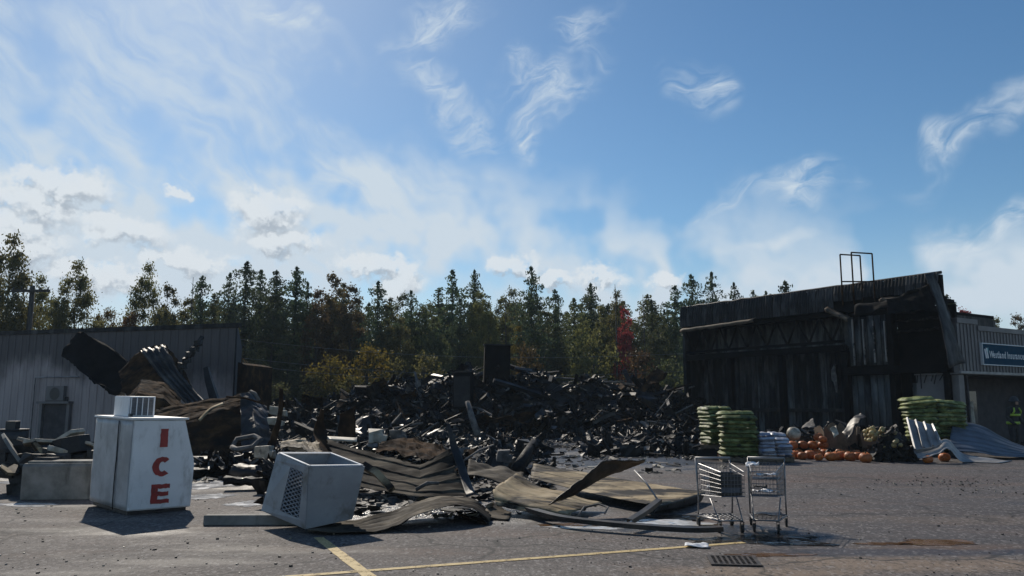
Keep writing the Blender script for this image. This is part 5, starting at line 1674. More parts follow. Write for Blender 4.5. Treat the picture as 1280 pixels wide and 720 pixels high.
torn_letter('I', 0.45, 1.10, 0.27, 0.27)
torn_letter('C', 0.45, 0.68, 0.28, 0.30)
torn_letter('E', 0.45, 0.285, 0.28, 0.27)

# ------------------------------------------------------------------ concrete block, rubble behind it, wheel stop
g = G(70, 625)
cbk = empty('concrete_block', (g.x, g.y + 0.32, 0), R(4), 'square concrete barrier block left of the ice box', 'concrete block')
m = MB()
m.prism([(-0.62, -0.31, 0.0), (-0.62, -0.31, 0.55), (-0.62, -0.27, 0.60), (-0.62, 0.27, 0.60), (-0.62, 0.31, 0.55), (-0.62, 0.31, 0.0)], (1.24, 0, 0))
m.build('block', MATS['concrete'], cbk, bevel=0.012)
MB().box((0, 0, 0.615), (1.16, 0.44, 0.04)).build('top_slab', MATS['concrete'], cbk, bevel=0.008)
rgs = random.Random(9)
for (px, py, d, sx, sy, sz, ry, mt, lab) in ((22, 574, 15.2, 0.9, 0.5, 0.06, 0.9, 'concrete', 'dark slab leaning left of the rubble behind the concrete block'), (36, 553, 15.6, 0.4, 0.3, 0.05, 0.1, 'pale_scrap', 'white slab on top of the rubble behind the concrete block'),
                                             (57, 556, 15.2, 0.62, 0.4, 0.06, 0.0, 'pale_scrap', 'flat tan slab atop the rubble behind the concrete block'), (47, 566, 15.0, 0.4, 0.35, 0.07, 1.0, 'tan_sheet', 'steep tan slab under the flat tan slab'),
                                             (84, 554, 15.4, 0.5, 0.36, 0.08, -0.6, 'pale_scrap', 'upturned tan slab standing highest behind the concrete block'), (104, 560, 15.2, 0.34, 0.3, 0.06, -0.35, 'pale_scrap', 'small tan slab nearest the ice box'),
                                             (72, 568, 14.9, 0.3, 0.3, 0.1, 0.3, 'pale_scrap', 'pale broken lump amid the slabs'), (12, 588, 14.6, 0.32, 0.25, 0.06, 0.4, 'tan_sheet', 'tan slab low at the left of the concrete block'), (88, 568, 15.1, 0.5, 0.4, 0.3, -0.2, 'char', 'black lump between the tan slabs')):
    q = P(px, py, d)
    m = MB()
    poly = []
    for k in range(7):
        a = 2 * math.pi * k / 7
        r = rgs.uniform(0.75, 1.1)
        poly.append((sx * 0.72 * r * math.cos(a), sy * 0.72 * r * math.sin(a), 0))
    m.prism(poly, (0, 0, sz))
    o = m.build('broken_slab', MATS[mt], bevel=0.008)
    o.location = q
    o.rotation_euler = (rgs.uniform(-0.4, 0.1), ry, rgs.uniform(-0.5, 0.5))
    tag(o, lab, 'slab', 'broken slabs behind the concrete block')
m = MB()
for k in range(110):
    chunk(m, Vector((P(58, 570, 15).x + rgs.gauss(0, 0.5), 15.2 + rgs.gauss(0, 0.35), max(0.05, 0.75 * rgs.random() - 0.02))), rgs.uniform(0.08, 0.24), rgs)
tag(m.build('dark_rubble', MATS['char_bits']), 'dark rubble heaped behind the concrete block', 'rubble', kind='stuff')
# barrel at the left edge
g = G(6, 573)
br = empty('dark_drum', (g.x, g.y + 0.3, 0), 0, 'dark drum with a box on it at the left edge', 'drum')
MB().tube([(0, 0, 0), (0, 0, 0.3), (0, 0, 0.6), (0, 0, 0.82)], 0.42, 16).build('drum', MATS['black_plastic'], br)
for z in (0.28, 0.56, 0.83):
    MB().tube([(0, 0, z - 0.02), (0, 0, z + 0.02)], 0.435, 16).build('rim', MATS['black_plastic'], br)
tag(MB().box((0, 0, 0.12), (0.3, 0.25, 0.24)).build('small_box', MATS['black_plastic'], bevel=0.01), 'small black box sitting on the dark drum', 'box').location = (g.x, g.y + 0.25, 0.85)
# wheel stop
a, b = G(253, 657), G(350, 657)
ws = MB()
dd = (b - a)
ws.prism([(0, -0.09, 0), (0, -0.075, 0.13), (0, 0.075, 0.13), (0, 0.09, 0)], (1.75, 0, 0))
o = ws.build('wheel_stop', MATS['concrete'], bevel=0.012)
o.location = (a.x, a.y + 0.09, 0)
o.rotation_euler.z = R(2)
tag(o, 'long concrete wheel stop on the asphalt under the tilted cabinet', 'wheel stop')

# ------------------------------------------------------------------ tilted grey cabinet
b0, t0 = P(382, 661, 10.3), P(386, 584, 10.25)
b1, t1 = P(440, 648, 10.75), P(455, 583, 10.8)
b3, t3 = P(327, 638, 10.9), P(347, 567, 10.95)
b2, t2 = b1 + b3 - b0, t1 + t3 - t0
gc = empty('grey_cabinet', (b0.x, b0.y, 0), 0, 'open-topped grey steel cabinet tipped on the debris', 'cabinet')


def cpanel(name, q, mat, solid=0.02):
    m = MB()
    m.grid(surf([[q[0], q[1]], [q[3], q[2]]], 6, 6, crumple=0.0025, cs=2), False)
    return m.build(name, MATS[mat], gc, world=True, solid=solid)


inn_ = ((b0 + b2 + t0 + t2) / 4)
cpanel('front_panel', (b0, b1, t1, t0), 'cabinet_grey')
VQ = lambda u, v: (b3.lerp(b0, u)).lerp(t3.lerp(t0, u), v)
zl, zr = (lambda v: 0.40 + 0.09 * v), (lambda v: 0.84 + 0.03 * v)
m = MB()
for (ua, ub, va, vb) in ((lambda v: 0.0, lambda v: 1.0, 0.0, 0.12), (lambda v: 0.0, lambda v: 1.0, 0.88, 1.0), (lambda v: 0.0, zl, 0.12, 0.88), (zr, lambda v: 1.0, 0.12, 0.88)):
    m.add([VQ(ua(va), va), VQ(ub(va), va), VQ(ub(vb), vb), VQ(ua(vb), vb)], [(0, 1, 2, 3)])
lp = m.build('vented_panel', MATS['cabinet_grey'], gc, world=True, solid=0.012)
NC, NR = 3, 11
vm_ = MB()
for sg_ in (1, -1):
    for k in range(-NC, NR + NC + 1):
        pts_ = []
        for j in range(0, 41):
            s_ = j / 40
            t_ = k / NR + sg_ * s_ * NC / NR
            if 0 <= t_ <= 1:
                v_ = 0.12 + 0.76 * t_
                pts_.append(VQ(zl(v_) + (zr(v_) - zl(v_)) * s_, v_))
        if len(pts_) > 2:
            vm_.tube([pts_[0], pts_[-1]], 0.0085, 4)
ctr_ = (b0 + b2 + t0 + t2) / 4
nin = (ctr_ - VQ(0.5, 0.5)).normalized() * 0.10
MB().add([VQ(0.25, 0.05) + nin, VQ(0.95, 0.05) + nin, VQ(0.95, 0.93) + nin, VQ(0.25, 0.93) + nin], [(0, 1, 2, 3)]).build('vent_shade_plate', MATS['black_plastic'], gc, world=True, solid=0.01)
vent_o = vm_.build('vent_mesh', MATS['cabinet_grey'], gc, world=True)
cpanel('back_panel', (b1, b2, t2, t1), 'cabinet_grey')
cpanel('side_panel', (b2, b3, t3, t2), 'cabinet_grey')
cpanel('bottom', (b0, b1, b2, b3), 'cabinet_grey')
for qa, qb in ((t0, t1), (t1, t2), (t2, t3), (t3, t0)):
    qa_, qb_ = qa + (inn_ - qa) * 0.01, qb + (inn_ - qb) * 0.01
    s = ((t0 + t2) / 2 - (qa + qb) / 2).normalized() * 0.035
    m = MB()
    m.prism([qa_ + Vector((0, 0, 0.012)), qb_ + Vector((0, 0, 0.012)), qb_ + s + Vector((0, 0, 0.012)), qa_ + s + Vector((0, 0, 0.012))], (0, 0, 0.012))
    m.build('rim', MATS['white_paint'], gc, world=True)
# ------------------------------------------------------------------ shopping carts
def cart(loc, rz, label):
    """heading is local +Y, handle at y = 0"""
    c = empty('shopping_cart', loc, rz, label, 'shopping cart', 'wire shopping carts on the lot')
    WB, WN, LN = 0.25, 0.17, 0.86
    zb0, zb1, zt0, zt1 = 0.46, 0.52, 0.93, 0.86

    def half(y): return WB + (WN - WB) * y / LN
    def ztop(y): return zt0 + (zt1 - zt0) * y / LN
    def zbot(y): return zb0 + (zb1 - zb0) * y / LN
    m = MB()
    m.tube([(-WB - 0.02, -0.02, 1.0), (WB + 0.02, -0.02, 1.0)], 0.018, 8)
    m.build('handle', MATS['galv_sheet'], c)
    for sx in (-1, 1):
        m = MB()
        m.tube([(sx * (WB + 0.015), -0.02, 1.0), (sx * (WB + 0.015), 0.02, 0.75), (sx * (WB + 0.01), 0.06, 0.42), (sx * (WB + 0.01), 0.02, 0.15)], 0.013, 6)
        m.tube([(sx * (WB + 0.01), 0.03, 0.16), (sx * 0.17, 0.72, 0.17)], 0.013, 6)
        m.tube([(sx * 0.17, 0.72, 0.17), (sx * 0.20, 0.42, 0.46)], 0.010, 6)
        m.build('side_frame', MATS['chrome'], c)
        m = MB()
        for k in range(7):
            f = k / 6
            r = 0.006 if k in (0, 6) else 0.0035
            y0, y1 = 0.02, LN
            m.tube([(sx * half(y0), y0, zbot(y0) + (ztop(y0) - zbot(y0)) * f), (sx * half(y1), y1, zbot(y1) + (ztop(y1) - zbot(y1)) * f)], r, 4)
        for k in range(14):
            y = 0.02 + (LN - 0.02) * k / 13
            m.tube([(sx * half(y), y, zbot(y)), (sx * half(y), y, ztop(y))], 0.0028, 4)
        m.build('basket_side', MATS['chrome'], c)
    m = MB()
    for k in range(7):
        f = k / 6
        z = zbot(LN) + (ztop(LN) - zbot(LN)) * f
        m.tube([(-WN, LN, z), (WN, LN, z)], 0.006 if k in (0, 6) else 0.0035, 4)
    for k in range(8):
        x = -WN + 2 * WN * k / 7
        m.tube([(x, LN, zbot(LN)), (x, LN, ztop(LN))], 0.0028, 4)
    m.build('basket_front', MATS['chrome'], c)
    m = MB()
    for k in range(8):
        f = -1 + 2 * k / 7
        m.tube([(f * WB, 0.02, zb0), (f * WN, LN, zb1)], 0.003, 4)
    for k in range(9):
        y = 0.02 + (LN - 0.02) * k / 8
        m.tube([(-half(y), y, zbot(y)), (half(y), y, zbot(y))], 0.0035, 4)
    m.build('basket_floor', MATS['chrome'], c)
    m = MB()
    for k in range(7):
        z = zb0 + (zt0 - zb0) * k / 6
        m.tube([(-WB, 0.02, z), (WB, 0.02, z)], 0.0038, 4)
    for k in range(11):
        x = -WB + 2 * WB * k / 10
        m.tube([(x, 0.02, zb0), (x, 0.02, zt0)], 0.003, 4)
    m.build('back_gate', MATS['chrome'], c)
    m = MB()
    m.add([(-0.21, 0.05, 0.72), (0.21, 0.05, 0.72), (0.20, 0.20, 0.70), (-0.20, 0.20, 0.70)], [(0, 1, 2, 3)])
    m.build('child_seat', MATS['black_plastic'], c, solid=0.008)
    m = MB()
    m.tube([(-0.26, 0.03, 0.17), (0.26, 0.03, 0.17)], 0.012, 6)
    m.tube([(-0.17, 0.72, 0.17), (0.17, 0.72, 0.17)], 0.012, 6)
    for k in range(7):
        f = -1 + 2 * k / 6
        m.tube([(f * 0.24, 0.03, 0.182), (f * 0.16, 0.72, 0.182)], 0.004, 4)
    for k in range(5):
        y = 0.1 + 0.14 * k
        hw = 0.245 - 0.1 * y
        m.tube([(-hw, y, 0.19), (hw, y, 0.19)], 0.004, 4)
    m.build('lower_rack', MATS['chrome'], c)
    for (x, y) in ((-0.255, 0.02), (0.255, 0.02), (-0.165, 0.72), (0.165, 0.72)):
        wgl = empty('caster')
        wgl.parent = c
        wgl.location = (x, y, 0)
        MB().tube([(-0.016, -0.02, 0.062), (0.016, -0.02, 0.062)], 0.062, 14).build('wheel', MATS['rubber'], wgl)
        m = MB()
        for s in (-0.024, 0.024):
            m.prism([(s, -0.035, 0.05), (s, -0.005, 0.05), (s, 0.02, 0.15), (s, -0.02, 0.15)], (0.004, 0, 0))
        m.box((0, 0, 0.153), (0.056, 0.045, 0.006))
        m.build('fork', MATS['dark_steel'], wgl)
    return c


gA, gB = G(894, 657), G(961, 657)
cA = cart((gA.x, gA.y, 0), R(180 + 4), 'wire shopping cart holding a black crate, beside the long sheet')
cB = cart((gB.x, gB.y, 0), R(180 - 20), 'wire shopping cart standing to the right of the other cart')

CS = 0.88
cA.scale = cB.scale = (CS, CS, CS)


def in_cart(c, loc):
    v = Matrix.Rotation(c.rotation_euler.z, 3, 'Z') @ (Vector(loc) * CS)
    return c.location + v


kr = empty('black_crate', in_cart(cA, (0, 0.56, 0.52)), cA.rotation_euler.z, 'black plastic crate inside the left shopping cart', 'crate')
kr.scale = (CS, CS, CS)
for (cx, cy, sx, sy) in ((0, 0.19, 0.32, 0.012), (0, -0.19, 0.36, 0.012), (0.165, 0, 0.012, 0.37), (-0.165, 0, 0.012, 0.37)):
    MB().box((cx, cy, 0.15), (sx, sy, 0.29)).build('crate_side', MATS['black_plastic'], kr)
MB().box((0, 0, 0.01), (0.33, 0.37, 0.012)).build('crate_floor', MATS['black_plastic'], kr)
MB().box((0, 0.199, 0.08), (0.27, 0.006, 0.07)).build('crate_label', MATS['blue_sheet'], kr)


def crumpled_paper(loc, L, wd, lab, mat='paper', name='paper_litter', cat='paper', tilt=0.25, seed=0, thick=0.004):
    rgp = random.Random(seed)
    sd = Vector((seed * 3.3, 1.2, 0))
    pts = []
    for i in range(9):
        pts.append([Vector(((j / 8 - 0.5) * L, (i / 8 - 0.5) * wd, 0.02 + tilt * L * (mnoise.noise(sd + Vector((j * 0.35, i * 0.35, 0))) * 0.5 + 0.25))) for j in range(9)])
    zmin = min(q.z for r in pts for q in r)
    pts = [[Vector((q.x, q.y, q.z - zmin + 0.006)) for q in r] for r in pts]
    o = MB().grid(pts).build(name, MATS[mat], solid=thick)
    o.location = loc
    o.rotation_euler.z = rgp.uniform(-0.4, 0.4)
    return tag(o, lab, cat)


crumpled_paper(G(871, 684), 0.26, 0.17, 'white crumpled paper on the yellow line before the carts', seed=1)
crumpled_paper(in_cart(cA, (0.0, 0.56, 0.70)), 0.26, 0.28, 'pale wrappers heaped in the black crate', seed=2)
crumpled_paper(in_cart(cA, (0.12, 0.30, 0.54)), 0.14, 0.2, 'pale bag hanging inside the left shopping cart side', seed=3, tilt=1.1)
crumpled_paper(in_cart(cB, (0.20, 0.10, 0.86)), 0.17, 0.13, 'clear plastic wrap caught between the two shopping carts', seed=4, tilt=0.6)
crumpled_paper(in_cart(cB, (0.0, 0.5, 0.53)), 0.26, 0.3, 'pale scraps lying in the right shopping cart basket', seed=5, tilt=0.3)
crumpled_paper(in_cart(cB, (0.0, 0.12, 0.73)), 0.3, 0.1, 'white scraps on the child seat of the right cart', seed=6, tilt=0.3)
crumpled_paper(in_cart(cB, (-0.02, 0.40, 0.2)), 0.36, 0.3, 'burnt tray lying on the lower rack of the right cart', 'burnt_metal', 'burnt_tray', 'tray', seed=7, tilt=0.15)
crumpled_paper(in_cart(cB, (0.06, 0.64, 0.6)), 0.16, 0.10, 'dark debris in the nose of the right cart', 'char', 'burnt_scrap', 'scrap', seed=8, tilt=0.6)

# ------------------------------------------------------------------ drain grate
g = G(917, 702)
dg_ = empty('drain_grate', (g.x, g.y, 0.004), R(-8), 'dark iron drain grate sunk in the asphalt before the carts', 'drain grate')
MB().box((0, 0, 0.001), (0.46, 0.46, 0.002)).build('pit_shade', MATS['char'], dg_)  # flat black plate painting the darkness below the bars
for (cx, cy, sx, sy) in ((0, 0.23, 0.50, 0.04), (0, -0.23, 0.50, 0.04), (0.23, 0, 0.04, 0.42), (-0.23, 0, 0.04, 0.42)):
    MB().box((cx, cy, 0.008), (sx, sy, 0.012)).build('frame', MATS['grate_iron'], dg_)
for k in range(7):
    MB().box((-0.165 + 0.055 * k, 0, 0.008), (0.022, 0.42, 0.010)).build('bar', MATS['grate_iron'], dg_)
for k in range(5):
    MB().box((0, -0.15 + 0.075 * k, 0.0075), (0.42, 0.018, 0.008)).build('cross_bar', MATS['grate_iron'], dg_)

# ------------------------------------------------------------------ bag stacks
def bag_mesh(L, wd, th, seed, mat):
    m = MB()
    nx, ny = 14, 10
    for sgn in (1, -1):
        pts = []
        for i in range(ny + 1):
            r = []
            for j in range(nx + 1):
                a, b = j / nx * 2 - 1, i / ny * 2 - 1
                edge = (1 - abs(a) ** 7) ** 0.55 * (1 - abs(b) ** 7) ** 0.55
                rx = L / 2 * (1 - 0.10 * b * b)
                ry = wd / 2 * (1 - 0.06 * a * a)
                h = th / 2 * edge * (1 + 0.45 * mnoise.noise(Vector((a * 1.6, b * 1.6, seed * 5 + sgn))) + 0.2 * mnoise.noise(Vector((a * 5, b * 4, seed * 3 + sgn)))) + 0.006
                r.append(Vector((a * rx, b * ry, sgn * h)))
            pts.append(r if sgn > 0 else r[::-1])
        m.grid(pts)
    return m.mesh('bag', MATS[mat])


def bag_stack(px, depth, rz, layers, L, wd, th, mat, what, lean=(0, 0), z0=0.14, across=0.0, slump=0.0):
    """columns stand side by side along the picture's width; rz turns each bag"""
    p = XY(px, depth)
    meshes = [bag_mesh(L, wd, th * 1.28, s + len(what), mat) for s in range(4)]
    rgb = random.Random(px)
    cols = len(layers)
    for cI in range(cols):
        n = layers[cI]
        for k in range(n):
            f = k / max(1, n - 1)
            dx = (cI - (cols - 1) / 2) * across + rgb.uniform(-0.035, 0.035) + lean[0] * k + slump * f ** 3 * (1 if cI else -0.4)
            dy = rgb.uniform(-0.05, 0.05) + lean[1] * k + 0.25 * f ** 4
            where = (f'{ordinal(n - k)} from the top' if k < n - 1 else 'topmost')
            cname = '' if cols == 1 else (' in the left column' if cI == 0 else ' in the right column')
            o = inst('soil_bag' if 'green' in what else 'salt_bag', rgb.choice(meshes), None, (p.x + dx, p.y + dy, z0 + th * (k + 0.5)),
                     (rgb.uniform(-0.05, 0.05), rgb.uniform(-0.04, 0.04) + 0.10 * f ** 3 * (1 if cI else -1) * (cols > 1), rz + rgb.uniform(-0.13, 0.13)), (rgb.uniform(0.94, 1.06), rgb.uniform(0.94, 1.06), rgb.uniform(0.85, 1.2)))
            tag(o, f'{what}, {where}{cname}', 'bag', what.replace('bag,', 'bags of the'))


def pallet(px, depth, rz, L, wd, label, z=0.0):
    p = XY(px, depth)
    r = empty('wooden_pallet', (p.x, p.y, z), rz, label, 'pallet', 'pallets under the bag stacks')
    for k in range(6):
        MB().box((0, (k / 5 - 0.5) * (wd - 0.1), 0.125), (L, 0.1, 0.022)).build('deck_board', MATS['pallet_wood'], r)
    for k in range(3):
        MB().box(((k - 1) * (L / 2 - 0.06), 0, 0.068), (0.09, wd - 0.02, 0.09)).build('stringer', MATS['pallet_wood'], r)
    for k in range(3):
        MB().box((0, (k - 1) * (wd / 2 - 0.06), 0.011), (L, 0.1, 0.022)).build('base_board', MATS['pallet_wood'], r)


# local x of a bag points into depth when rz is near 90 degrees
pallet(896, 24.4, R(70), 0.95, 0.95, 'pallet under the rear green bag stack behind the carts', 0.28)
MB_ = MB()
q = XY(896, 24.4)
crt = empty('dark_crate', (q.x, q.y, 0), R(-18), 'dark empty wooden crate under the rear green bag stack', 'crate')
for (cx, cy, sx, sy) in ((0, -0.5, 1.1, 0.03), (0, 0.5, 1.1, 0.03), (-0.54, 0, 0.03, 0.96), (0.54, 0, 0.03, 0.96)):
    MB().box((cx, cy, 0.135), (sx, sy, 0.27)).build('crate_side', MATS['char_wood'], crt)
bag_stack(896, 24.4, R(12), (10, 10), 0.46, 0.8, 0.108, 'green_bag', 'green bag, rear stack behind the carts', z0=0.42, across=0.38)
pallet(922, 23.2, R(82), 1.0, 1.1, 'pallet under the front green bag stack behind the carts')
bag_stack(922, 23.2, R(-6), (10,), 1.08, 0.8, 0.122, 'green_bag', 'green bag, front stack behind the carts', z0=0.14)
bag_stack(964, 23.0, R(2), (6, 6), 0.45, 0.7, 0.105, 'white_bag', 'white bag, low stack beside the pumpkins', z0=0.14, across=0.42)
pallet(964, 23.0, R(92), 0.8, 0.9, 'pallet under the low white bag stack')
pallet(1168, 25.6, R(60), 1.1, 1.3, 'pallet under the leaning green bag stack by the office')
bag_stack(1166, 25.6, R(-8), (13, 12), 0.98, 0.75, 0.128, 'green_bag', 'green bag, leaning stack by the office', z0=0.14, across=0.80, lean=(0.004, 0.0), slump=0.14)

# ------------------------------------------------------------------ pumpkins and cardboard bins
def pumpkin_mesh(seed):
    m = MB()
    n, k = 24, 10
    pts = []
    for i in range(k + 1):
        ph = math.pi * i / k
        r = []
        for j in range(n + 1):
            a = 2 * math.pi * j / n
            rib = 1 - 0.07 * abs(math.sin(a * 4)) ** 0.5 * 0 - 0.07 * (1 - abs(math.cos(a * 4.0 + seed)))
            rr = math.sin(ph) ** 0.85 * rib
            dip = 0.16 * math.exp(-(math.sin(ph) * 3.2) ** 2)
            z = 0.40 * (math.cos(ph) - (dip if ph < 1.5 else -dip * 0.6))
            r.append(Vector((0.5 * rr * math.cos(a), 0.5 * rr * math.sin(a), z + 0.38)))
        pts.append(r)
    m.grid(pts)
    return m.mesh('pumpkin', MATS['pumpkin'])


PK = [pumpkin_mesh(s) for s in (0, 0.7)]
STEM = MB().tube([(0, 0, 0.68), (0.01, 0.01, 0.78), (0.05, 0.02, 0.86)], 0.05, 6, 0.035).mesh('stem', MATS['stem'])
rgk = random.Random(21)
spots = []
for px in range(905, 1000, 10):
    spots.append((px + rgk.uniform(-3, 3), 574 + rgk.uniform(-1, 1), rgk.uniform(0.26, 0.34), 0))
for px in (990, 1003, 1014, 1026, 1036, 1045, 1054, 1063, 1073, 1083):
    spots.append((px + rgk.uniform(-2, 2), 575 + rgk.uniform(-1.2, 1.2), rgk.uniform(0.24, 0.36), 0))
for px in (983, 996, 1009, 1020, 1032, 1047, 1058, 1070):
    spots.append((px + rgk.uniform(-2, 2), 571 + rgk.uniform(-1, 1), rgk.uniform(0.26, 0.36), 0))
for px in (991, 1004, 1016, 1030):
    spots.append((px, 571, 0.32, 0.24))
spots += [(1082, 578, 0.36, 0), (1092, 573, 0.36, 0), (1146, 575, 0.32, 0), (1161, 579, 0.28, 0), (1181, 577, 0.32, 0), (1025, 571.5, 0.3, 0.50), (1029, 572, 0.27, 0.44), (1105, 571, 0.3, 0), (1118, 571, 0.3, 0)]
gsp = [s for s in spots if s[3] == 0]
gsp.sort()
for i, (px, py, dia, lift) in enumerate(sorted(spots)):
    g = G(px, py)
    if lift:
        lab = f'orange pumpkin lifted on others, {ordinal([s for s in sorted(spots) if s[3]].index((px, py, dia, lift)) + 1)} lifted one from the left'
    elif px == 1161: lab = 'small orange pumpkin alone in front of the leaning pale sheet'
    elif px == 1181: lab = 'orange pumpkin in the shade of the buckled pale sheet'
    elif px == 1146: lab = 'orange pumpkin below the foot of the leaning pale sheet'
    else: lab = f'orange pumpkin on the ground, {ordinal(gsp.index((px, py, dia, lift)) + 1)} from the left of the row'
    root = inst('pumpkin', PK[i % 2], None, (g.x, g.y, lift - 0.005), (rgk.uniform(-0.25, 0.25), rgk.uniform(-0.25, 0.25), rgk.uniform(0, 6.28)), dia)
    tag(root, lab, 'pumpkin', 'pumpkins spilled before the store')
    inst('stem', STEM, root)


def bin_(px, py, wd, dp, h, rz, label, torn=0.3, seed=0):
    g = G(px, py)
    r = empty('cardboard_bin', (g.x, g.y + dp / 2, 0), rz, label, 'cardboard bin', 'cardboard produce bins before the store')
    c = wd * 0.22
    hw, hd = wd / 2, dp / 2
    oct_ = [(-hw + c, -hd), (hw - c, -hd), (hw, -hd + c), (hw, hd - c), (hw - c, hd), (-hw + c, hd), (-hw, hd - c), (-hw, -hd + c)]
    for k in range(8):
        a, b = Vector((*oct_[k], 0)), Vector((*oct_[(k + 1) % 8], 0))
        pts = []
        for i in range(6):
            f = i / 5
            pts.append([a.lerp(b, j / 5) + Vector((0, 0, f * (h + torn * mnoise.noise(Vector((k * 0.8 + j * 0.3 + seed * 9, seed, 0)))))) + (Vector((oct_[k][0], oct_[k][1], 0)) * 0.05 * f * f) for j in range(6)])
        MB().grid(pts, False).build('bin_wall', MATS['cardboard'], r, solid=0.012)
    MB().prism([(x * 0.97, y * 0.97, 0.02) for x, y in oct_], (0, 0, h * 0.5)).build('bin_filling', MATS['char'], r)
    return r


bin_(1057, 570, 1.15, 1.1, 0.85, R(8), 'torn brown cardboard bin behind the pumpkins', 0.45, 1)
bn2 = bin_(1103, 571, 0.9, 0.9, 0.66, R(-5), 'cardboard bin heaped with pale gourds beside the torn bin', 0.3, 2)
bin_(990, 569, 0.62, 0.7, 0.64, R(0), 'small brown cardboard bin right of the white bags', 0.1, 3)
rgg = random.Random(4)
gl = []
for k in range(70):
    px, py = rgg.uniform(1085, 1130), rgg.uniform(533, 572)
    if px < 1105 and py > 552: continue
    gl.append((px, py))
gl.sort()
for k, (px, py) in enumerate(gl):
    d = 23.2 if py < 550 else 22.6
    q = P(px, py, d)
    if py > 560: q = G(px, 575)
    z = max(0.0, q.z - 0.05)
    if px > 1108 and z > 0.1:
        z = min(z, 0.95 * (1 - abs(px - 1118) / 30))
    s = rgg.uniform(0.09, 0.16)
    o = inst('gourd', PK[k % 2], None, (q.x, q.y + rgg.uniform(0, 0.4), z), (rgg.uniform(-1, 1), rgg.uniform(-1, 1), 0), (s, s, s * rgg.uniform(0.9, 1.3)))
    tag(o, f'small pale gourd of the heap, {ordinal(k + 1)} from the left', 'gourd', 'pale gourds heaped by the bins')
G_ME = PK[0].copy()
G_ME.materials.clear()
G_ME.materials.append(MATS['gourd'])
for o in bpy.data.objects:
    if o.name.startswith('gourd'):
        o.data = G_ME
m = MB()
for k in range(300):
    px = rgg.uniform(1085, 1135)
    y = 22.9 + rgg.random() * 1.2
    q = XY(px, y)
    scrap(m, Vector((q.x, q.y, 0.9 * rgg.random() * (1 - abs(px - 1112) / 34))), rgg.uniform(0.15, 0.45), rgg.uniform(0.08, 0.25), rgg, 0.7, 3, 2)
tag(m.build('charred_rubble', MATS['char_bits']), 'charred rubble under the heaped gourds', 'rubble', kind='stuff')
# burnt things piled along the store front
pil = {k: MB() for k in ('char', 'burnt_metal', 'ash', 'pale_scrap')}
for k in range(620):
    px = rgg.uniform(870, 1150)
    y = rgg.uniform(25.2, 29.5)
    x = (px - 640) / F_PX * y
    h = 0.7 * sst(25, 27.0, y) * (0.6 + 0.8 * mnoise.noise(Vector((x * 0.8, y * 0.8, 0)))) * sst(860, 900, px)
    mt = rgg.choice(['char'] * 5 + ['burnt_metal'] * 3 + ['ash', 'pale_scrap'])
    p = Vector((x, y, max(0.04, h * rgg.uniform(0.4, 1.15))))
    t = rgg.random()
    if mt == 'pale_scrap': scrap(pil[mt], p, rgg.uniform(0.12, 0.35), rgg.uniform(0.08, 0.2), rgg, nx=2, ny=2)
    elif t < 0.45: plank(pil[mt], p, rgg.uniform(0.4, 1.3), rgg.uniform(0.06, 0.16), 0.05, rgg, 0.5)
    elif t < 0.8: scrap(pil[mt], p, rgg.uniform(0.3, 0.9), rgg.uniform(0.2, 0.5), rgg, nx=3, ny=2)
    else: chunk(pil[mt], p, rgg.uniform(0.1, 0.3), rgg)
for k, m in pil.items():
    tag(m.build('store_front_rubble', MATS[k]), {'char': 'black', 'burnt_metal': 'scorched metal', 'ash': 'grey ashen', 'pale_scrap': 'pale'}[k] + ' rubble along the foot of the burnt store', 'rubble', kind='stuff')
for (ctrl, mt, lab) in (([[P(1052, 540, 24.0), P(1064, 520, 24.4), P(1075, 514, 24.4)], [P(1060, 548, 23.7), P(1072, 528, 23.9), P(1084, 520, 24.0)]], 'burnt_metal', 'twisted dark sheet rising from the torn cardboard bin'),
                        ([[P(1000, 532, 25.4), P(1010, 524, 25.4), P(1016, 521, 25.4)], [P(1006, 535, 25.0), P(1014, 532, 25.0), P(1018, 530, 25.0)]], 'ash', 'small grey pointed sheet behind the pumpkins'),
                        ([[P(1038, 533, 23.6), P(1045, 530, 23.6)], [P(1042, 548, 23.4), P(1047, 541, 23.4)]], 'pale_scrap', 'pale torn cardboard flap on the torn bin')):
    sheet('torn_sheet', ctrl, mt, lab, nu=10, nv=6, crumple=0.06, cs=3, ragged=0.04)
o = MB()
pk = PK[0].copy()
pk.materials.clear()
pk.materials.append(MATS['pale_scrap'])
q = P(990, 545, 24.0)
tag(inst('pale_bucket', pk, None, (q.x, q.y, q.z - 0.05), (0.6, 0.2, 0), 0.42), 'pale rounded lump on the small cardboard bin', 'lump')

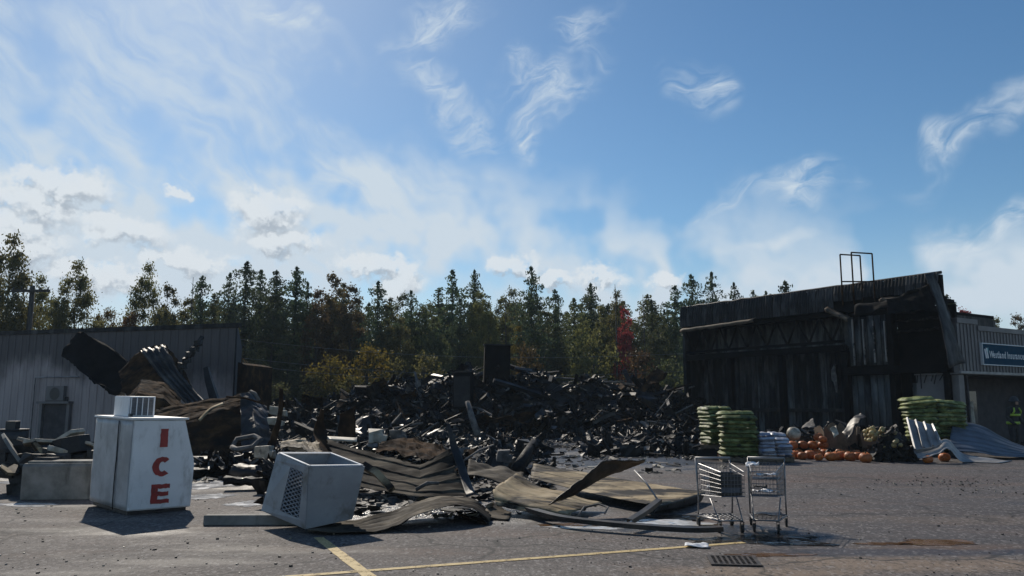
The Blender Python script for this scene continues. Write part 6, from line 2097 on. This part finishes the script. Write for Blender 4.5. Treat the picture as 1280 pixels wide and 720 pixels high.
# ------------------------------------------------------------------ firefighter by the office
def figure():
    q = P(1264, 505, 27.2)
    root = empty('person', (q.x, q.y, 0), R(25), 'person in dark turnout gear with yellow green bands by the office', 'person')
    sk = {'pel': (0, 0, 0.92, 0.16), 'wai': (0, -0.02, 1.1, 0.155), 'che': (0, -0.05, 1.33, 0.185), 'nec': (0, -0.06, 1.5, 0.075), 'hed': (0, -0.09, 1.62, 0.10), 'top': (0, -0.09, 1.72, 0.085),
          'hl': (-0.1, 0, 0.86, 0.12), 'kl': (-0.13, -0.05, 0.48, 0.09), 'al': (-0.14, 0.02, 0.1, 0.07), 'tl': (-0.15, -0.12, 0.05, 0.055), 'hr': (0.1, 0, 0.86, 0.12), 'kr': (0.13, -0.02, 0.48, 0.09), 'ar': (0.15, 0.05, 0.1, 0.07), 'tr': (0.16, -0.09, 0.05, 0.055),
          'sl': (-0.2, -0.04, 1.42, 0.085), 'el': (-0.3, -0.02, 1.15, 0.068), 'wl': (-0.26, -0.2, 0.96, 0.05), 'fl': (-0.23, -0.28, 0.92, 0.045), 'sr': (0.2, -0.04, 1.42, 0.085), 'er': (0.3, -0.02, 1.15, 0.068), 'wr': (0.26, -0.2, 0.96, 0.05), 'fr': (0.23, -0.28, 0.92, 0.045)}
    names = list(sk)
    ed = [('pel', 'wai'), ('wai', 'che'), ('che', 'nec'), ('nec', 'hed'), ('hed', 'top'), ('pel', 'hl'), ('hl', 'kl'), ('kl', 'al'), ('al', 'tl'), ('pel', 'hr'), ('hr', 'kr'), ('kr', 'ar'), ('ar', 'tr'),
          ('che', 'sl'), ('sl', 'el'), ('el', 'wl'), ('wl', 'fl'), ('che', 'sr'), ('sr', 'er'), ('er', 'wr'), ('wr', 'fr')]
    me = bpy.data.meshes.new('body')
    me.from_pydata([sk[n][:3] for n in names], [(names.index(a), names.index(b)) for a, b in ed], [])
    me.materials.append(MATS['turnout_cloth'])
    o = inst('body', me, root)
    md = o.modifiers.new('skin', 'SKIN')
    for i, n in enumerate(names):
        me.skin_vertices[0].data[i].radius = (sk[n][3], sk[n][3] * (0.72 if n in ('che', 'wai', 'pel') else 1.0))
        me.skin_vertices[0].data[i].use_root = (n == 'pel')
    ss = o.modifiers.new('sub', 'SUBSURF')
    ss.levels = ss.render_levels = 2

    def band(name, z, rx, ry, h, cy, mat):
        m = MB()
        n = 20
        m.grid([[Vector((rx * math.cos(2 * math.pi * j / n), cy + ry * math.sin(2 * math.pi * j / n), z + k * h)) for j in range(n + 1)] for k in range(2)])
        return m.build(name, MATS[mat], root, solid=0.008)
    band('chest_band', 1.20, 0.235, 0.19, 0.075, -0.04, 'hi_vis')
    band('hem_band', 0.93, 0.225, 0.185, 0.085, -0.01, 'hi_vis')
    for sx in (-1, 1):
        m = MB()
        m.tube([(sx * 0.20, -0.16, 1.28), (sx * 0.17, -0.2, 1.36), (sx * 0.13, -0.16, 1.47)], 0.028, 5)
        m.build('shoulder_band', MATS['hi_vis'], root)
    m = MB()
    n = 18
    prof_ = [(0.0, 0.155), (0.07, 0.145), (0.115, 0.11), (0.135, 0.05), (0.14, 0.0), (0.135, -0.02)]
    rows_ = []
    for r_, z_ in ((0.001, 0.15), (0.06, 0.14), (0.105, 0.10), (0.125, 0.04), (0.13, 0.0), (0.19, -0.025)):
        rows_.append([Vector((r_ * math.cos(2 * math.pi * j / n), -0.09 + r_ * 1.15 * math.sin(2 * math.pi * j / n), 1.70 + z_)) for j in range(n + 1)])
    m.grid(rows_)
    m.build('helmet', MATS['black_plastic'], root, solid=0.006)
    m = MB()
    m.box((0, -0.195, 1.635), (0.13, 0.02, 0.12))
    m.build('face', MATS['skin'], root, bevel=0.02)


figure()

# ------------------------------------------------------------------ crumbs on the asphalt
rgd = random.Random(101)
crumbs = {'char_bits': MB(), 'pale_scrap': MB(), 'ash': MB()}
for k in range(1500):
    px, py = rgd.uniform(-20, 1300), 560 + 170 * rgd.random()
    g = G(px, py)
    dens = 0.35 + 0.9 * mnoise.noise(Vector((g.x * 0.5, g.y * 0.5, 0)))
    if rgd.random() > dens + 0.15: continue
    mt = rgd.choice(['char_bits'] * 6 + ['pale_scrap'] * 2 + ['ash'] * 2)
    s = min(0.03, abs(rgd.gauss(0, 0.006)) + 0.004) * (0.6 + g.y / 26)
    chunk(crumbs[mt], Vector((g.x, g.y, s * 0.3)), s, rgd)
for k in range(900):       # strewn belt before the pumpkins and before the heap
    if k < 230: px, py = rgd.gauss(1175, 60), 606 + rgd.gauss(0, 5)
    else: continue
    g = G(px, py)
    if mnoise.noise(Vector((g.x * 1.1, g.y * 1.1, 61))) < -0.02: continue
    mt = rgd.choice(['char_bits'] * 4 + ['pale_scrap', 'ash', 'ash', 'pale_scrap'])
    chunk(crumbs[mt], Vector((g.x, g.y, 0.02)), rgd.uniform(0.004, 0.02) if k < 230 else rgd.uniform(0.03, 0.11), rgd)
for k in range(2600):
    px, y = rgd.uniform(530, 900), rgd.uniform(19.0, 36.0)
    x = (px - 640) / F_PX * y
    dn = 0.25 + 1.1 * mnoise.noise(Vector((x * 0.55, y * 0.55, 21))) + 0.5 * sst(26, 34, y)
    if rgd.random() > dn: continue
    mt = rgd.choice(['char_bits'] * 7 + ['pale_scrap', 'ash', 'ash'])
    sz = rgd.choice([0.5, 0.5, 0.6, 0.8, 1.0, 1.8])
    p = Vector((x, y, 0.015 + 0.02 * rgd.random()))
    t_ = rgd.random()
    if t_ < 0.4: plank(crumbs[mt], p, 0.22 * sz, 0.05 * sz, 0.02, rgd, 0.15)
    elif t_ < 0.75: scrap(crumbs[mt], p, 0.16 * sz, 0.1 * sz, rgd, 0.35, 2, 2)
    else: chunk(crumbs[mt], p, 0.04 * sz, rgd)
for k in range(1900):       # trodden bits among the fallen sheets and round the cabinet
    px, y = (rgd.uniform(395, 690), rgd.uniform(11.6, 18.0)) if k < 1300 else (rgd.uniform(235, 400), rgd.uniform(16.5, 20.0))
    x = (px - 640) / F_PX * y
    dn = 0.35 + 1.2 * mnoise.noise(Vector((x * 0.9, y * 0.9, 41))) + 0.35 * sst(12.5, 15, y)
    if k >= 1300: dn -= 0.25
    if rgd.random() > dn: continue
    mt = rgd.choice(['char_bits'] * 8 + ['pale_scrap', 'ash'])
    sz = rgd.choice([0.3, 0.4, 0.5, 0.7, 1.0, 1.4])
    p = Vector((x, y, 0.012 + 0.03 * rgd.random()))
    t_ = rgd.random()
    if t_ < 0.4: plank(crumbs[mt], p, 0.26 * sz, 0.05 * sz, 0.02, rgd, 0.15)
    elif t_ < 0.75: scrap(crumbs[mt], p, 0.2 * sz, 0.12 * sz, rgd, 0.35, 2, 2)
    else: chunk(crumbs[mt], p, 0.035 * sz, rgd)
for k, m in crumbs.items():
    tag(m.build('ground_litter', MATS[k]), {'char_bits': 'black crumbs of charcoal strewn over the asphalt', 'pale_scrap': 'pale flecks strewn over the asphalt', 'ash': 'grey ash crumbs strewn over the asphalt'}[k], 'litter', kind='stuff')

# ------------------------------------------------------------------ thin smoky air
hz = bpy.data.materials.new('haze')
hz.use_nodes = True
t = NT(hz.node_tree)
vol = t.n('ShaderNodeVolumePrincipled', {'Color': (0.72, 0.87, 1.0), 'Density': 0.00042, 'Anisotropy': 0.0})
t.n('ShaderNodeOutputMaterial', {'Volume': vol.outputs[0]})
o = MB().box((0, 45, 9.0), (330, 190, 22.0)).build('haze', hz)
tag(o, 'thin smoky air over the lot and the wood', 'haze', kind='stuff')
